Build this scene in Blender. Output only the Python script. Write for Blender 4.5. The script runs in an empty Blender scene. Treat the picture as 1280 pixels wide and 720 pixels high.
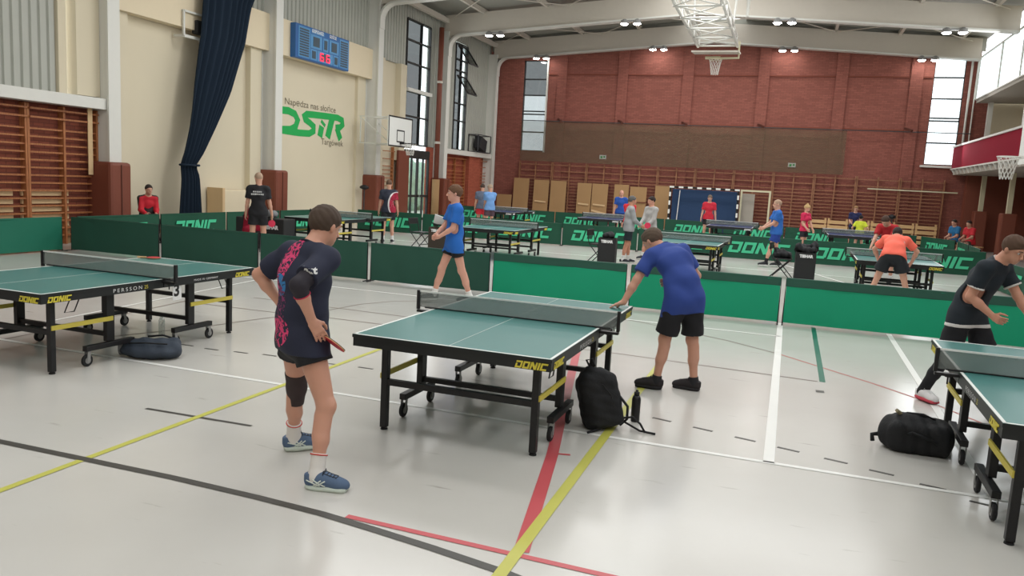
import bpy, math, random
import numpy as np
from mathutils import Vector, Matrix
from mathutils.bvhtree import BVHTree
random.seed(7)
PI = math.pi
C = bpy.context.scene.collection

# ------------------------------------------------------------------ camera
F_PX, YAW, PITCH, ROLL, CAM_H = 987.94, 0.3305, -0.1351, 0.0540, 1.9336
cy, sy, cp, sp_ = math.cos(YAW), math.sin(YAW), math.cos(PITCH), math.sin(PITCH)
fwd = Vector((-sy*cp, cy*cp, sp_)); rgt = Vector((cy, sy, 0)); upv = rgt.cross(fwd)
cr, sr = math.cos(ROLL), math.sin(ROLL)
r2 = rgt*cr + upv*sr; u2 = -rgt*sr + upv*cr
cam_d = bpy.data.cameras.new('camera'); cam = bpy.data.objects.new('camera', cam_d); C.objects.link(cam)
cam.matrix_world = Matrix(((r2.x, u2.x, -fwd.x, 0), (r2.y, u2.y, -fwd.y, 0), (r2.z, u2.z, -fwd.z, CAM_H), (0, 0, 0, 1)))
cam_d.sensor_width = 36.0; cam_d.lens = F_PX*36/1280; cam_d.clip_end = 300
bpy.context.scene.camera = cam
# ------------------------------------------------------------------ world, lights, exposure
sc = bpy.context.scene
sc.view_settings.view_transform = 'Standard'; sc.view_settings.look = 'None'
sc.view_settings.gamma = 1.0; sc.view_settings.use_curve_mapping = False
sc.view_settings.exposure = 0.0
w = bpy.data.worlds.new('sky'); sc.world = w; w.use_nodes = True
bg = w.node_tree.nodes['Background']; bg.inputs[0].default_value = (0.93, 0.97, 1.0, 1); bg.inputs[1].default_value = 2.6

def area(name, loc, rot, sx, sy_, power, col=(1, 1, 1)):
    l = bpy.data.lights.new(name, 'AREA'); l.shape = 'RECTANGLE'; l.size = sx; l.size_y = sy_; l.energy = power; l.color = col
    o = bpy.data.objects.new(name, l); C.objects.link(o); o.location = loc; o.rotation_euler = rot
    return o
# rows of hall lamps under the roof, nearer than the part the photo shows
for ly, pw in ((-4, 220), (3, 270), (10, 360), (17, 570), (23.5, 600)):
    area('hall_lamp_row', (-4.1, ly, 8.55), (0, 0, 0), 15, 1.6, pw, (1.0, 0.992, 0.985))
# daylight through the clerestory glazing above the balcony and the windows of the left wall
area('clerestory_daylight', (6.6, 14, 7.2), (0, math.radians(78), 0), 1.5, 42, 780, (0.97, 0.99, 1.0))
area('window_daylight', (-14.3, 30.4, 5.6), (0, math.radians(-90), 0), 4.2, 1.6, 60, (0.97, 0.99, 1.0))
area('window_daylight_far', (5.8, 37.2, 5.8), (math.radians(-90), 0, 0), 1.1, 4.0, 45, (1.0, 1.0, 1.0))
area('girder_fill', (-3.0, 29.2, 9.05), (math.radians(35), 0, 0), 5.5, 1.2, 150, (1.0, 1.0, 0.98))  # added fill under the ridge, brightens the centre of the middle girder
area('hall_lamp_row_far', (-4.1, 35.2, 8.3), (0, 0, 0), 15, 1.0, 420, (1.0, 0.96, 0.92))

# ------------------------------------------------------------------ materials
def lin(c):
    return tuple((x/255/12.92 if x/255 <= 0.04045 else ((x/255+0.055)/1.055)**2.4) for x in c)
def mat(name, rgb, rough=0.6, metal=0.0, spec=0.4, noise=0.0, nscale=8.0, emit=0.0, bump=0.0, bscale=60.0, alpha=1.0, sheen=0.0):
    m = bpy.data.materials.new(name); m.use_nodes = True; nt = m.node_tree; b = nt.nodes['Principled BSDF']
    col = lin(rgb) + (1,)
    b.inputs['Base Color'].default_value = col; b.inputs['Roughness'].default_value = rough
    b.inputs['Metallic'].default_value = metal; b.inputs['Specular IOR Level'].default_value = spec
    if sheen: b.inputs['Sheen Weight'].default_value = sheen
    tc = nt.nodes.new('ShaderNodeTexCoord')
    nz = nt.nodes.new('ShaderNodeTexNoise'); nz.inputs['Scale'].default_value = nscale; nz.inputs['Detail'].default_value = 4
    nt.links.new(tc.outputs['Object'], nz.inputs['Vector'])
    mx = nt.nodes.new('ShaderNodeMix'); mx.data_type = 'RGBA'
    mx.inputs[6].default_value = tuple(x*(1-max(noise, .02)) for x in col[:3])+(1,); mx.inputs[7].default_value = tuple(min(1, x*(1+max(noise, .02))) for x in col[:3])+(1,)
    nt.links.new(nz.outputs['Fac'], mx.inputs[0]); nt.links.new(mx.outputs[2], b.inputs['Base Color'])
    if bump:
        n2 = nt.nodes.new('ShaderNodeTexNoise'); n2.inputs['Scale'].default_value = bscale; nt.links.new(tc.outputs['Object'], n2.inputs['Vector'])
        bp = nt.nodes.new('ShaderNodeBump'); bp.inputs['Strength'].default_value = bump; bp.inputs['Distance'].default_value = 0.01
        nt.links.new(n2.outputs['Fac'], bp.inputs['Height']); nt.links.new(bp.outputs[0], b.inputs['Normal'])
    if emit:
        b.inputs['Emission Color'].default_value = col; b.inputs['Emission Strength'].default_value = emit
    if alpha < 1: b.inputs['Alpha'].default_value = alpha
    m['col_link'] = 1
    return m
def swizzled(nt, axes):
    tc = nt.nodes.new('ShaderNodeTexCoord'); s = nt.nodes.new('ShaderNodeSeparateXYZ'); c = nt.nodes.new('ShaderNodeCombineXYZ')
    nt.links.new(tc.outputs['Object'], s.inputs[0])
    for i, a in enumerate(axes): nt.links.new(s.outputs['XYZ'.index(a)], c.inputs[i])
    return c.outputs[0]
def brick_mat(name, c1, c2, mortar, axes, bw=0.26, rh=0.077):
    m = mat(name, c1, 0.85); nt = m.node_tree; b = nt.nodes['Principled BSDF']
    br = nt.nodes.new('ShaderNodeTexBrick'); nt.links.new(swizzled(nt, axes), br.inputs['Vector'])
    br.inputs['Color1'].default_value = lin(c1)+(1,); br.inputs['Color2'].default_value = lin(c2)+(1,); br.inputs['Mortar'].default_value = lin(mortar)+(1,)
    br.inputs['Scale'].default_value = 1; br.inputs['Brick Width'].default_value = bw; br.inputs['Row Height'].default_value = rh; br.inputs['Mortar Size'].default_value = 0.008
    nt.links.new(br.outputs['Color'], b.inputs['Base Color'])
    bp = nt.nodes.new('ShaderNodeBump'); bp.inputs['Strength'].default_value = 0.3; bp.invert = True
    nt.links.new(br.outputs['Fac'], bp.inputs['Height']); nt.links.new(bp.outputs[0], b.inputs['Normal'])
    return m
def wood_mat(name, c1, c2, scale=3.0, axis='Z'):
    m = mat(name, c1, 0.45); nt = m.node_tree; b = nt.nodes['Principled BSDF']
    tc = nt.nodes.new('ShaderNodeTexCoord'); mp = nt.nodes.new('ShaderNodeMapping')
    mp.inputs['Scale'].default_value = {'Z': (12, 12, 1), 'X': (1, 12, 12), 'Y': (12, 1, 12)}[axis]
    nz = nt.nodes.new('ShaderNodeTexNoise'); nz.inputs['Scale'].default_value = scale; nz.inputs['Detail'].default_value = 5
    nt.links.new(tc.outputs['Object'], mp.inputs[0]); nt.links.new(mp.outputs[0], nz.inputs['Vector'])
    r = nt.nodes.new('ShaderNodeValToRGB'); r.color_ramp.elements[0].color = lin(c2)+(1,); r.color_ramp.elements[1].color = lin(c1)+(1,)
    r.color_ramp.elements[0].position = .35; r.color_ramp.elements[1].position = .65
    nt.links.new(nz.outputs['Fac'], r.inputs[0]); nt.links.new(r.outputs[0], b.inputs['Base Color'])
    return m
def mesh_mat(name, rgb, opacity, rough=0.8):
    m = bpy.data.materials.new(name); m.use_nodes = True; nt = m.node_tree; nt.nodes.clear()
    o = nt.nodes.new('ShaderNodeOutputMaterial'); mx = nt.nodes.new('ShaderNodeMixShader'); t = nt.nodes.new('ShaderNodeBsdfTransparent')
    d = nt.nodes.new('ShaderNodeBsdfDiffuse'); d.inputs[0].default_value = lin(rgb)+(1,)
    mx.inputs[0].default_value = opacity
    nt.links.new(t.outputs[0], mx.inputs[1]); nt.links.new(d.outputs[0], mx.inputs[2]); nt.links.new(mx.outputs[0], o.inputs[0])
    return m
def glass_mat(name, tint, gloss=0.12):
    m = bpy.data.materials.new(name); m.use_nodes = True; nt = m.node_tree; nt.nodes.clear()
    o = nt.nodes.new('ShaderNodeOutputMaterial'); mx = nt.nodes.new('ShaderNodeMixShader'); t = nt.nodes.new('ShaderNodeBsdfTransparent')
    t.inputs[0].default_value = tint+(1,)
    g = nt.nodes.new('ShaderNodeBsdfGlossy'); g.inputs['Roughness'].default_value = 0.05
    mx.inputs[0].default_value = gloss
    nt.links.new(t.outputs[0], mx.inputs[1]); nt.links.new(g.outputs[0], mx.inputs[2]); nt.links.new(mx.outputs[0], o.inputs[0])
    return m
def floor_mat():
    m = mat('floor_lino', (203, 199, 191), 0.3); nt = m.node_tree; b = nt.nodes['Principled BSDF']
    tc = nt.nodes.new('ShaderNodeTexCoord')
    def nz(scale, sx, sy2, detail=4):
        mp = nt.nodes.new('ShaderNodeMapping'); mp.inputs['Scale'].default_value = (sx, sy2, 1); mp.inputs['Rotation'].default_value = (0, 0, .9)
        n = nt.nodes.new('ShaderNodeTexNoise'); n.inputs['Scale'].default_value = scale; n.inputs['Detail'].default_value = detail
        nt.links.new(tc.outputs['Object'], mp.inputs[0]); nt.links.new(mp.outputs[0], n.inputs['Vector']); return n
    a = nz(0.6, 1, 1); f = nz(6.0, 0.35, 2.2, 6)
    r1 = nt.nodes.new('ShaderNodeValToRGB'); r1.color_ramp.elements[0].position = .3; r1.color_ramp.elements[1].position = .7
    r1.color_ramp.elements[0].color = lin((194, 191, 185))+(1,); r1.color_ramp.elements[1].color = lin((204, 202, 197))+(1,)
    nt.links.new(a.outputs['Fac'], r1.inputs[0])
    r2_ = nt.nodes.new('ShaderNodeValToRGB'); r2_.color_ramp.elements[0].position = .24; r2_.color_ramp.elements[1].position = .33
    r2_.color_ramp.elements[0].color = (.60, .58, .56, 1); r2_.color_ramp.elements[1].color = (1, 1, 1, 1)
    nt.links.new(f.outputs['Fac'], r2_.inputs[0])
    mx = nt.nodes.new('ShaderNodeMix'); mx.data_type = 'RGBA'; mx.blend_type = 'MULTIPLY'; mx.inputs[0].default_value = 0.8
    nt.links.new(r1.outputs[0], mx.inputs[6]); nt.links.new(r2_.outputs[0], mx.inputs[7]); nt.links.new(mx.outputs[2], b.inputs['Base Color'])
    b.inputs['Roughness'].default_value = 0.20; b.inputs['Specular IOR Level'].default_value = 0.5
    return m

M = dict(
    floor=floor_mat(), cream=mat('cream_paint', (216, 206, 182), .8, noise=.03, nscale=.8), beam_cream=mat('beam_cream', (226, 212, 184), .8),
    corr=mat('corrugated_sheet', (176, 178, 170), .55, noise=.06, nscale=1.5), steel_white=mat('white_steel', (220, 220, 214), .5), steel_grey=mat('girder_paint', (204, 197, 186), .6, noise=.03),
    roof=mat('roof_sheet', (150, 150, 142), .8, noise=.06), brick=brick_mat('far_brick', (146, 88, 76), (130, 76, 66), (116, 70, 62), 'XZY'),
    brick_side=brick_mat('side_brick', (176, 92, 70), (160, 80, 60), (140, 80, 64), 'YZX'), brick_dark=brick_mat('panel_brick', (142, 78, 60), (124, 66, 52), (104, 58, 48), 'YZX'),
    wood=wood_mat('bar_wood', (176, 116, 74), (150, 92, 56)), wood_far=wood_mat('bar_wood_far', (158, 112, 82), (132, 88, 64)), wood_light=wood_mat('bench_wood', (216, 182, 134), (196, 158, 110), axis='X'),
    pad=mat('brown_padding', (122, 66, 50), .55, noise=.05), pad_seam=mat('brown_padding_seam', (86, 46, 36), .6), board=mat('fibreboard', (166, 132, 92), .8, noise=.07, nscale=2.0), board_strip=mat('board_strip', (214, 184, 142), .7),
    curtain=mat('navy_curtain', (32, 44, 58), .9, spec=.15), black=mat('black_paint', (26, 26, 28), .45), rubber=mat('black_rubber', (30, 30, 32), .7), dark=mat('dark_frame', (48, 48, 48), .5),
    table_green=mat('table_green', (58, 118, 114), .36, noise=.02), table_blue=mat('table_blue', (36, 56, 104), .4), apron=mat('table_apron', (28, 31, 32), .5), white=mat('white_line', (228, 230, 226), .5),
    yellow=mat('yellow_trim', (206, 190, 82), .5), caster=mat('caster_grey', (138, 138, 136), .4), net_white=mat('net_tape', (222, 224, 222), .7), net_mesh=mesh_mat('net_mesh', (128, 134, 132), .55),
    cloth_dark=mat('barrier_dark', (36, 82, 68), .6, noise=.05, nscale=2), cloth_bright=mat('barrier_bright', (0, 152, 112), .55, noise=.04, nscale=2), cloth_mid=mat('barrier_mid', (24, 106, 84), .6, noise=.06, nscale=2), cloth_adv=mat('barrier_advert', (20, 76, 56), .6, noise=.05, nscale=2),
    mint=mat('mint_lettering', (72, 196, 148), .6), ylet=mat('yellow_lettering', (214, 200, 70), .5), wlet=mat('white_lettering', (225, 226, 226), .6), glass=glass_mat('window_glass', (.92, .95, .95)), tinted=glass_mat('tinted_glass', (.30, .31, .31), .08), glass_dark=glass_mat('shaded_glass', (.55, .57, .57), .1),
    ln_white=mat('line_white', (232, 232, 228), .4), ln_yel=mat('line_yellow', (192, 190, 88), .4, noise=.05), ln_red=mat('line_red', (196, 84, 90), .4), ln_black=mat('line_black', (72, 70, 66), .4), ln_green=mat('line_green', (28, 104, 84), .4), ln_thin=mat('line_thin', (112, 98, 90), .5), ln_redthin=mat('line_red_thin', (176, 92, 84), .5),
    red_pad=mat('red_padding', (142, 34, 52), .9, spec=.1, noise=.04), score_blue=mat('score_blue', (42, 98, 160), .4), score_light=mat('score_light', (84, 146, 196), .4), score_dark=mat('score_dark', (58, 78, 92), .4), led=mat('led_red', (240, 50, 80), .5, emit=1.2),
    logo=mat('logo_green', (32, 168, 84), .7), logo_text=mat('logo_grey', (112, 104, 84), .8), goal_blue=mat('goal_blue', (38, 62, 96), .85, noise=.06), goal_cream=mat('goal_cream', (206, 200, 170), .6),
    lamp=mat('lamp_glow', (255, 252, 246), .5, emit=40), lamp_body=mat('lamp_body', (150, 150, 150), .5), green_leaf=mat('hedge', (158, 186, 166), .9, noise=.3, nscale=3), ground=mat('outside_ground', (190, 196, 184), .9),
    green_net=mesh_mat('green_net', (104, 104, 84), .24), rope=mat('net_rope', (216, 214, 208), .8), rack_red=mat('racket_red', (190, 40, 54), .6), rack_pink=mat('racket_pink', (214, 52, 84), .6), rack_wood=mat('racket_wood', (196, 160, 116), .6), rack_black=mat('racket_black', (34, 34, 36), .6),
    bag_black=mat('bag_black', (24, 25, 28), .75, noise=.1, nscale=20, bump=.4, bscale=40), bag_blue=mat('bag_slate', (52, 60, 72), .8, noise=.1, nscale=12, bump=.4, bscale=30), bag_grey=mat('bag_grey', (120, 122, 124), .7), khaki=mat('bag_khaki', (132, 124, 98), .8),
    bottle=mat('bottle_black', (26, 26, 28), .4), clear=glass_mat('clear_plastic', (.82, .86, .86), .2), box_black=mat('towel_box_black', (34, 35, 36), .7), box_brown=mat('towel_box_brown', (62, 54, 46), .7),
    blue_steel=mat('dark_steel', (60, 60, 64), .5), soffit=mat('soffit', (166, 160, 150), .8), speaker=mat('speaker', (44, 44, 46), .8),
)

# ------------------------------------------------------------------ mesh helpers
class MB:
    def __init__(s): s.v = []; s.f = []; s.mi = []; s.cur = 0
    def add(s, vs, fs):
        n = len(s.v); s.v += [tuple(v) for v in vs]; s.f += [tuple(i+n for i in f) for f in fs]; s.mi += [s.cur]*len(fs); return s
    def box(s, c, d, R=None):
        hx, hy, hz = d[0]/2, d[1]/2, d[2]/2; vs = []
        for x, y, z in ((-1, -1, -1), (1, -1, -1), (1, 1, -1), (-1, 1, -1), (-1, -1, 1), (1, -1, 1), (1, 1, 1), (-1, 1, 1)):
            p = Vector((x*hx, y*hy, z*hz)); p = (R @ p) if R is not None else p; vs.append(p+Vector(c))
        return s.add(vs, [(0, 3, 2, 1), (4, 5, 6, 7), (0, 1, 5, 4), (1, 2, 6, 5), (2, 3, 7, 6), (3, 0, 4, 7)])
    def bar(s, a, b, w, h=None, up=(0, 0, 1)):
        a = Vector(a); b = Vector(b); d = b-a; L = d.length; y = d/L; h = h or w
        u = Vector(up)
        if abs(y.dot(u)) > .99: u = Vector((0, 1, 0))
        x = y.cross(u).normalized(); z = x.cross(y)
        R = Matrix((x, y, z)).transposed(); return s.box((a+b)/2, (w, L, h), R)
    def tube(s, pts, r, n=8, cap=True):
        pts = [Vector(p) for p in pts]; rings = []; k = len(pts); rr = r if isinstance(r, (list, tuple)) else [r]*k
        prev = None
        for i, p in enumerate(pts):
            t = (pts[min(i+1, k-1)]-pts[max(i-1, 0)]).normalized()
            if prev is None: u = Vector((0, 0, 1)) if abs(t.z) < .9 else Vector((1, 0, 0))
            else: u = prev
            x = (u - t*u.dot(t)).normalized(); y = t.cross(x); prev = x
            rings.append([p+(x*math.cos(2*PI*j/n)+y*math.sin(2*PI*j/n))*rr[i] for j in range(n)])
        vs = [v for r_ in rings for v in r_]; fs = []
        for i in range(k-1):
            for j in range(n): fs.append((i*n+j, i*n+(j+1) % n, (i+1)*n+(j+1) % n, (i+1)*n+j))
        if cap: fs.append(tuple(range(n))[::-1]); fs.append(tuple((k-1)*n+j for j in range(n)))
        return s.add(vs, fs)
    def lathe(s, prof, c, n=20, axis=(0, 0, 1)):
        a = Vector(axis).normalized(); u = Vector((1, 0, 0)) if abs(a.x) < .9 else Vector((0, 1, 0)); x = (u-a*u.dot(a)).normalized(); y = a.cross(x); c = Vector(c)
        vs = [c+a*z+(x*math.cos(2*PI*j/n)+y*math.sin(2*PI*j/n))*r for r, z in prof for j in range(n)]; fs = []; k = len(prof)
        for i in range(k-1):
            for j in range(n): fs.append((i*n+j, i*n+(j+1) % n, (i+1)*n+(j+1) % n, (i+1)*n+j))
        fs.append(tuple(range(n))[::-1]); fs.append(tuple((k-1)*n+j for j in range(n)))
        return s.add(vs, fs)
    def prism(s, poly, o, ux, uy, th):
        # polygon (2D) in plane o + x*ux + y*uy, extruded by th along ux cross uy
        ux = Vector(ux); uy = Vector(uy); o = Vector(o); n = ux.cross(uy).normalized()*th; k = len(poly)
        vs = [o+ux*p[0]+uy*p[1] for p in poly]; vs += [v+n for v in vs]
        fs = [tuple(range(k))[::-1], tuple(range(k, 2*k))]+[(i, (i+1) % k, k+(i+1) % k, k+i) for i in range(k)]
        return s.add(vs, fs)
    def build(s, name, m, parent=None, smooth=False, bevel=0.0, loc=None):
        me = bpy.data.meshes.new(name); me.from_pydata(s.v, [], s.f)
        ms = m if isinstance(m, (list, tuple)) else [m]
        for q in ms: me.materials.append(q)
        if len(ms) > 1: me.polygons.foreach_set('material_index', s.mi)
        if smooth: me.polygons.foreach_set('use_smooth', [True]*len(me.polygons))
        me.update(); o = bpy.data.objects.new(name, me); C.objects.link(o)
        if parent is not None: o.parent = parent
        if loc: o.location = loc
        if bevel:
            b = o.modifiers.new('bevel', 'BEVEL'); b.width = bevel; b.segments = 2; b.limit_method = 'ANGLE'
        return o
def tag(o, label=None, cat=None, group=None, kind=None):
    if label: o['label'] = label
    if cat: o['category'] = cat
    if group: o['group'] = group
    if kind: o['kind'] = kind
    return o
def thing(name, label, cat, loc=(0, 0, 0), rz=0, group=None):
    o = bpy.data.objects.new(name, None); C.objects.link(o); o.empty_display_size = .1; o.location = loc; o.rotation_euler = (0, 0, rz)
    return tag(o, label, cat, group)
def struct(name, mb, m, **k):
    return tag(mb.build(name, m, **k), kind='structure')
def copy_tree(o, parent=None):
    c = o.copy(); C.objects.link(c)
    if parent is not None: c.parent = parent
    for ch in [x for x in C.objects if x.parent == o]: copy_tree(ch, c)
    return c
def ribbon(pts, wd, closed=False):
    """a 2D polyline turned into quads of the given width"""
    P = [Vector(p) for p in pts]; n = len(P); L = []; R_ = []
    for i in range(n):
        a = P[(i-1) % n] if (closed or i) else P[i]; b = P[(i+1) % n] if (closed or i < n-1) else P[i]
        d1 = (P[i]-a); d2 = (b-P[i]); d1 = d1.normalized() if d1.length > 1e-9 else d2.normalized(); d2 = d2.normalized() if d2.length > 1e-9 else d1
        t = (d1+d2).normalized(); nn = Vector((-t.y, t.x)); k = wd/2/max(.4, nn.dot(Vector((-d1.y, d1.x))))
        L.append(P[i]+nn*k); R_.append(P[i]-nn*k)
    m = n if closed else n-1
    return [[L[i], R_[i], R_[(i+1) % n], L[(i+1) % n]] for i in range(m)]
def letters(mb, polys, o, ux, uy, th=.002):
    for i, q in enumerate(polys): mb.prism([tuple(v) for v in q], o, ux, uy, th+.00025*i)
def donic_polys(w, h, shear=.32):
    t = .24; out = []
    gl = {'D': [([(0, 1-t/2), (.82, 1-t/2)], t), ([(.87, 1), (.87, .12)], .26), ([(.9, t/2), (0, t/2)], t), ([(.13, .62), (.13, 0)], .26)],
          'O': [([(.05, 1-t/2), (.95, 1-t/2)], t), ([(.87, 1), (.87, 0)], .26), ([(.95, t/2), (.05, t/2)], t), ([(.13, 1), (.13, 0)], .26)],
          'N': [([(.13, 0), (.13, 1)], .26), ([(.16, .97), (.84, .03)], .3), ([(.87, 0), (.87, 1)], .26)],
          'I': [([(.15, 0), (.15, 1)], .28)],
          'C': [([(1, 1-t/2), (.05, 1-t/2)], t), ([(.13, 1), (.13, 0)], .26), ([(0.05, t/2), (.95, t/2)], t)]}
    x = 0; adv = {'D': 1.14, 'O': 1.14, 'N': 1.14, 'I': .44, 'C': 1.0}; tot = 1.14*3+.44+1.0
    for ch in 'DONIC':
        for pts, wd in gl[ch]:
            for q in ribbon(pts, wd): out.append([((x+v.x)/(tot+shear)*w+v.y*shear*h*.9, v.y*h) for v in q])
        x += adv[ch]
    return out
def text_polys(txt, size, bold=0.0, shear=0.0, spacing=1.0):
    cu = bpy.data.curves.new('t', 'FONT'); cu.body = txt; cu.size = size; cu.offset = bold; cu.shear = shear; cu.space_character = spacing; cu.resolution_u = 3
    o = bpy.data.objects.new('t', cu); C.objects.link(o); dg = bpy.context.evaluated_depsgraph_get(); me = o.evaluated_get(dg).to_mesh()
    vs = [tuple(v.co) for v in me.vertices]; fs = [tuple(p.vertices) for p in me.polygons]
    o.evaluated_get(dg).to_mesh_clear(); bpy.data.objects.remove(o); bpy.data.curves.remove(cu)
    return vs, fs
def text_mb(mb, txt, size, o, ux, uy, fit=None, **k):
    vs, fs = text_polys(txt, size, **k); ux = Vector(ux); uy = Vector(uy); o = Vector(o)
    xs = [v[0] for v in vs]; sc_ = 1
    if fit: sc_ = fit/(max(xs)-min(xs))
    x0 = min(xs)
    mb.add([o+ux*((v[0]-x0)*sc_)+uy*v[1] for v in vs], fs); return mb

# ------------------------------------------------------------------ implicit surfaces (bodies, bags)
def npv(p): return np.array(p, dtype=np.float32)
class SDF:
    def __init__(s): s.chains = []; s.cuts = []; s.subs = []
    def chain(s, k=.02, join=.012): s.chains.append([k, join, []]); return s
    def _a(s, *p): s.chains[-1][2].append(p); return s
    def rc(s, a, b, ra, rb=None): return s._a('rc', npv(a), npv(b), ra, ra if rb is None else rb)
    def el(s, c, r, R=None): return s._a('el', npv(c), npv(r), None if R is None else np.array(R, dtype=np.float32))
    def bx(s, c, h, rd, R=None): return s._a('bx', npv(c), npv(h), rd, None if R is None else np.array(R, dtype=np.float32))
    def ec(s, a, b, ra, rb, x): return s._a('ec', npv(a), npv(b), npv(ra), npv(rb), npv(x))
    def cut(s, p, n, only=None): s.cuts.append((npv(p), npv(n), only)); return s      # keep the side n points away from
    def sub(s, c, r): s.subs.append((npv(c), r)); return s
    @staticmethod
    def bb(p):
        if p[0] == 'rc': r = max(p[3], p[4]); return np.minimum(p[1], p[2])-r, np.maximum(p[1], p[2])+r
        if p[0] == 'ec': r = max(p[3].max(), p[4].max()); return np.minimum(p[1], p[2])-r, np.maximum(p[1], p[2])+r
        if p[0] == 'el': r = p[2].max(); return p[1]-r, p[1]+r
        r = float(np.linalg.norm(p[2]))+p[3]; return p[1]-r, p[1]+r
    @staticmethod
    def ev(p, X, Y, Z):
        if p[0] == 'rc':
            a, b, ra, rb = p[1:]; d = b-a; L2 = float(d@d)+1e-9
            t = np.clip(((X-a[0])*d[0]+(Y-a[1])*d[1]+(Z-a[2])*d[2])/L2, 0, 1)
            return np.sqrt((X-a[0]-t*d[0])**2+(Y-a[1]-t*d[1])**2+(Z-a[2]-t*d[2])**2)-(ra+t*(rb-ra))
        if p[0] == 'ec':
            a, b, ra, rb, x = p[1:]; d = b-a; L2 = float(d@d)+1e-9; w_ = d/np.sqrt(L2); x = x-w_*(x@w_); x = x/np.linalg.norm(x); y = np.cross(w_, x)
            t = np.clip(((X-a[0])*d[0]+(Y-a[1])*d[1]+(Z-a[2])*d[2])/L2, 0, 1)
            qx, qy, qz = X-a[0]-t*d[0], Y-a[1]-t*d[1], Z-a[2]-t*d[2]
            rx = ra[0]+t*(rb[0]-ra[0]); ry = ra[1]+t*(rb[1]-ra[1]); m = np.minimum(rx, ry)
            u = (qx*x[0]+qy*x[1]+qz*x[2])/rx; v = (qx*y[0]+qy*y[1]+qz*y[2])/ry; ww = (qx*w_[0]+qy*w_[1]+qz*w_[2])/m
            return (np.sqrt(u*u+v*v+ww*ww)-1)*m
        c = p[1]; qx, qy, qz = X-c[0], Y-c[1], Z-c[2]
        R = p[3] if p[0] == 'el' else p[4]
        if R is not None:   # columns of R are the local axes
            qx, qy, qz = (qx*R[0, 0]+qy*R[1, 0]+qz*R[2, 0], qx*R[0, 1]+qy*R[1, 1]+qz*R[2, 1], qx*R[0, 2]+qy*R[1, 2]+qz*R[2, 2])
        if p[0] == 'el':
            r = p[2]; k0 = np.sqrt((qx/r[0])**2+(qy/r[1])**2+(qz/r[2])**2); k1 = np.sqrt((qx/r[0]**2)**2+(qy/r[1]**2)**2+(qz/r[2]**2)**2)+1e-6
            return k0*(k0-1)/k1
        h = p[2]; rd = p[3]; ax, ay, az = np.abs(qx)-h[0], np.abs(qy)-h[1], np.abs(qz)-h[2]
        return np.sqrt(np.maximum(ax, 0)**2+np.maximum(ay, 0)**2+np.maximum(az, 0)**2)+np.minimum(np.maximum(ax, np.maximum(ay, az)), 0)-rd
    def mesh(s, res, wrinkle=None):
        lo = np.min([s.bb(p)[0] for c in s.chains for p in c[2]], axis=0)-3*res-.02; hi = np.max([s.bb(p)[1] for c in s.chains for p in c[2]], axis=0)+3*res+.02
        n = np.ceil((hi-lo)/res).astype(int)+1
        ax = [(lo[i]+res*np.arange(n[i])).astype(np.float32) for i in range(3)]
        Fd = np.full(tuple(n), .3, np.float32)
        def sl(l, h): return [(max(0, int((l[i]-lo[i])/res)), min(n[i], int((h[i]-lo[i])/res)+2)) for i in range(3)]
        for k, join, prims in s.chains:
            G = np.full(tuple(n), .3, np.float32) if len(s.chains) > 1 else Fd
            for p in prims:
                l, h = s.bb(p); mg = k+.035; q = sl(l-mg, h+mg); S = tuple(slice(*t) for t in q)
                X, Y, Z = ax[0][q[0][0]:q[0][1], None, None], ax[1][None, q[1][0]:q[1][1], None], ax[2][None, None, q[2][0]:q[2][1]]
                d = s.ev(p, X, Y, Z).astype(np.float32); g = G[S]
                hh = np.maximum(k-np.abs(g-d), 0)/k; G[S] = np.minimum(g, d)-hh*hh*k*.25
            if len(s.chains) > 1:
                hh = np.maximum(join-np.abs(Fd-G), 0)/join; Fd = np.minimum(Fd, G)-hh*hh*join*.25
        X, Y, Z = ax[0][:, None, None], ax[1][None, :, None], ax[2][None, None, :]
        if wrinkle is not None: Fd += wrinkle(X, Y, Z).astype(np.float32)
        for c, r in s.subs: Fd = np.maximum(Fd, r-np.sqrt((X-c[0])**2+(Y-c[1])**2+(Z-c[2])**2)).astype(np.float32)
        for p, nn, only in s.cuts:
            nn = nn/np.linalg.norm(nn); pl = (X-p[0])*nn[0]+(Y-p[1])*nn[1]+(Z-p[2])*nn[2]
            if only is not None:
                rr = np.sqrt((X-only[0][0])**2+(Y-only[0][1])**2+(Z-only[0][2])**2); pl = np.where(rr < only[1], pl, -1.)
            Fd = np.maximum(Fd, pl).astype(np.float32)
        # surface nets
        sg = Fd < 0; c0 = sg[:-1, :-1, :-1]; cnt = np.zeros(c0.shape, np.int8)
        offs = [(a, b, c) for a in (0, 1) for b in (0, 1) for c in (0, 1)]
        for a, b, c in offs: cnt += sg[a:n[0]-1+a, b:n[1]-1+b, c:n[2]-1+c]
        I = np.argwhere((cnt > 0) & (cnt < 8)); idx = np.full(c0.shape, -1, np.int32); idx[tuple(I.T)] = np.arange(len(I))
        val = np.stack([Fd[I[:, 0]+a, I[:, 1]+b, I[:, 2]+c] for a, b, c in offs], 1)
        acc = np.zeros((len(I), 3)); num = np.zeros(len(I))
        for i, oa in enumerate(offs):
            for j, ob in enumerate(offs):
                if j > i and sum(abs(oa[t]-ob[t]) for t in range(3)) == 1:
                    m = (val[:, i] < 0) != (val[:, j] < 0); t = np.where(m, val[:, i]/(val[:, i]-val[:, j]+1e-12), 0)
                    pt = np.array(oa)[None]+t[:, None]*(np.array(ob)-np.array(oa))[None]; acc += pt*m[:, None]; num += m
        V = lo+(I+acc/num[:, None])*res; Fs = []
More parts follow.
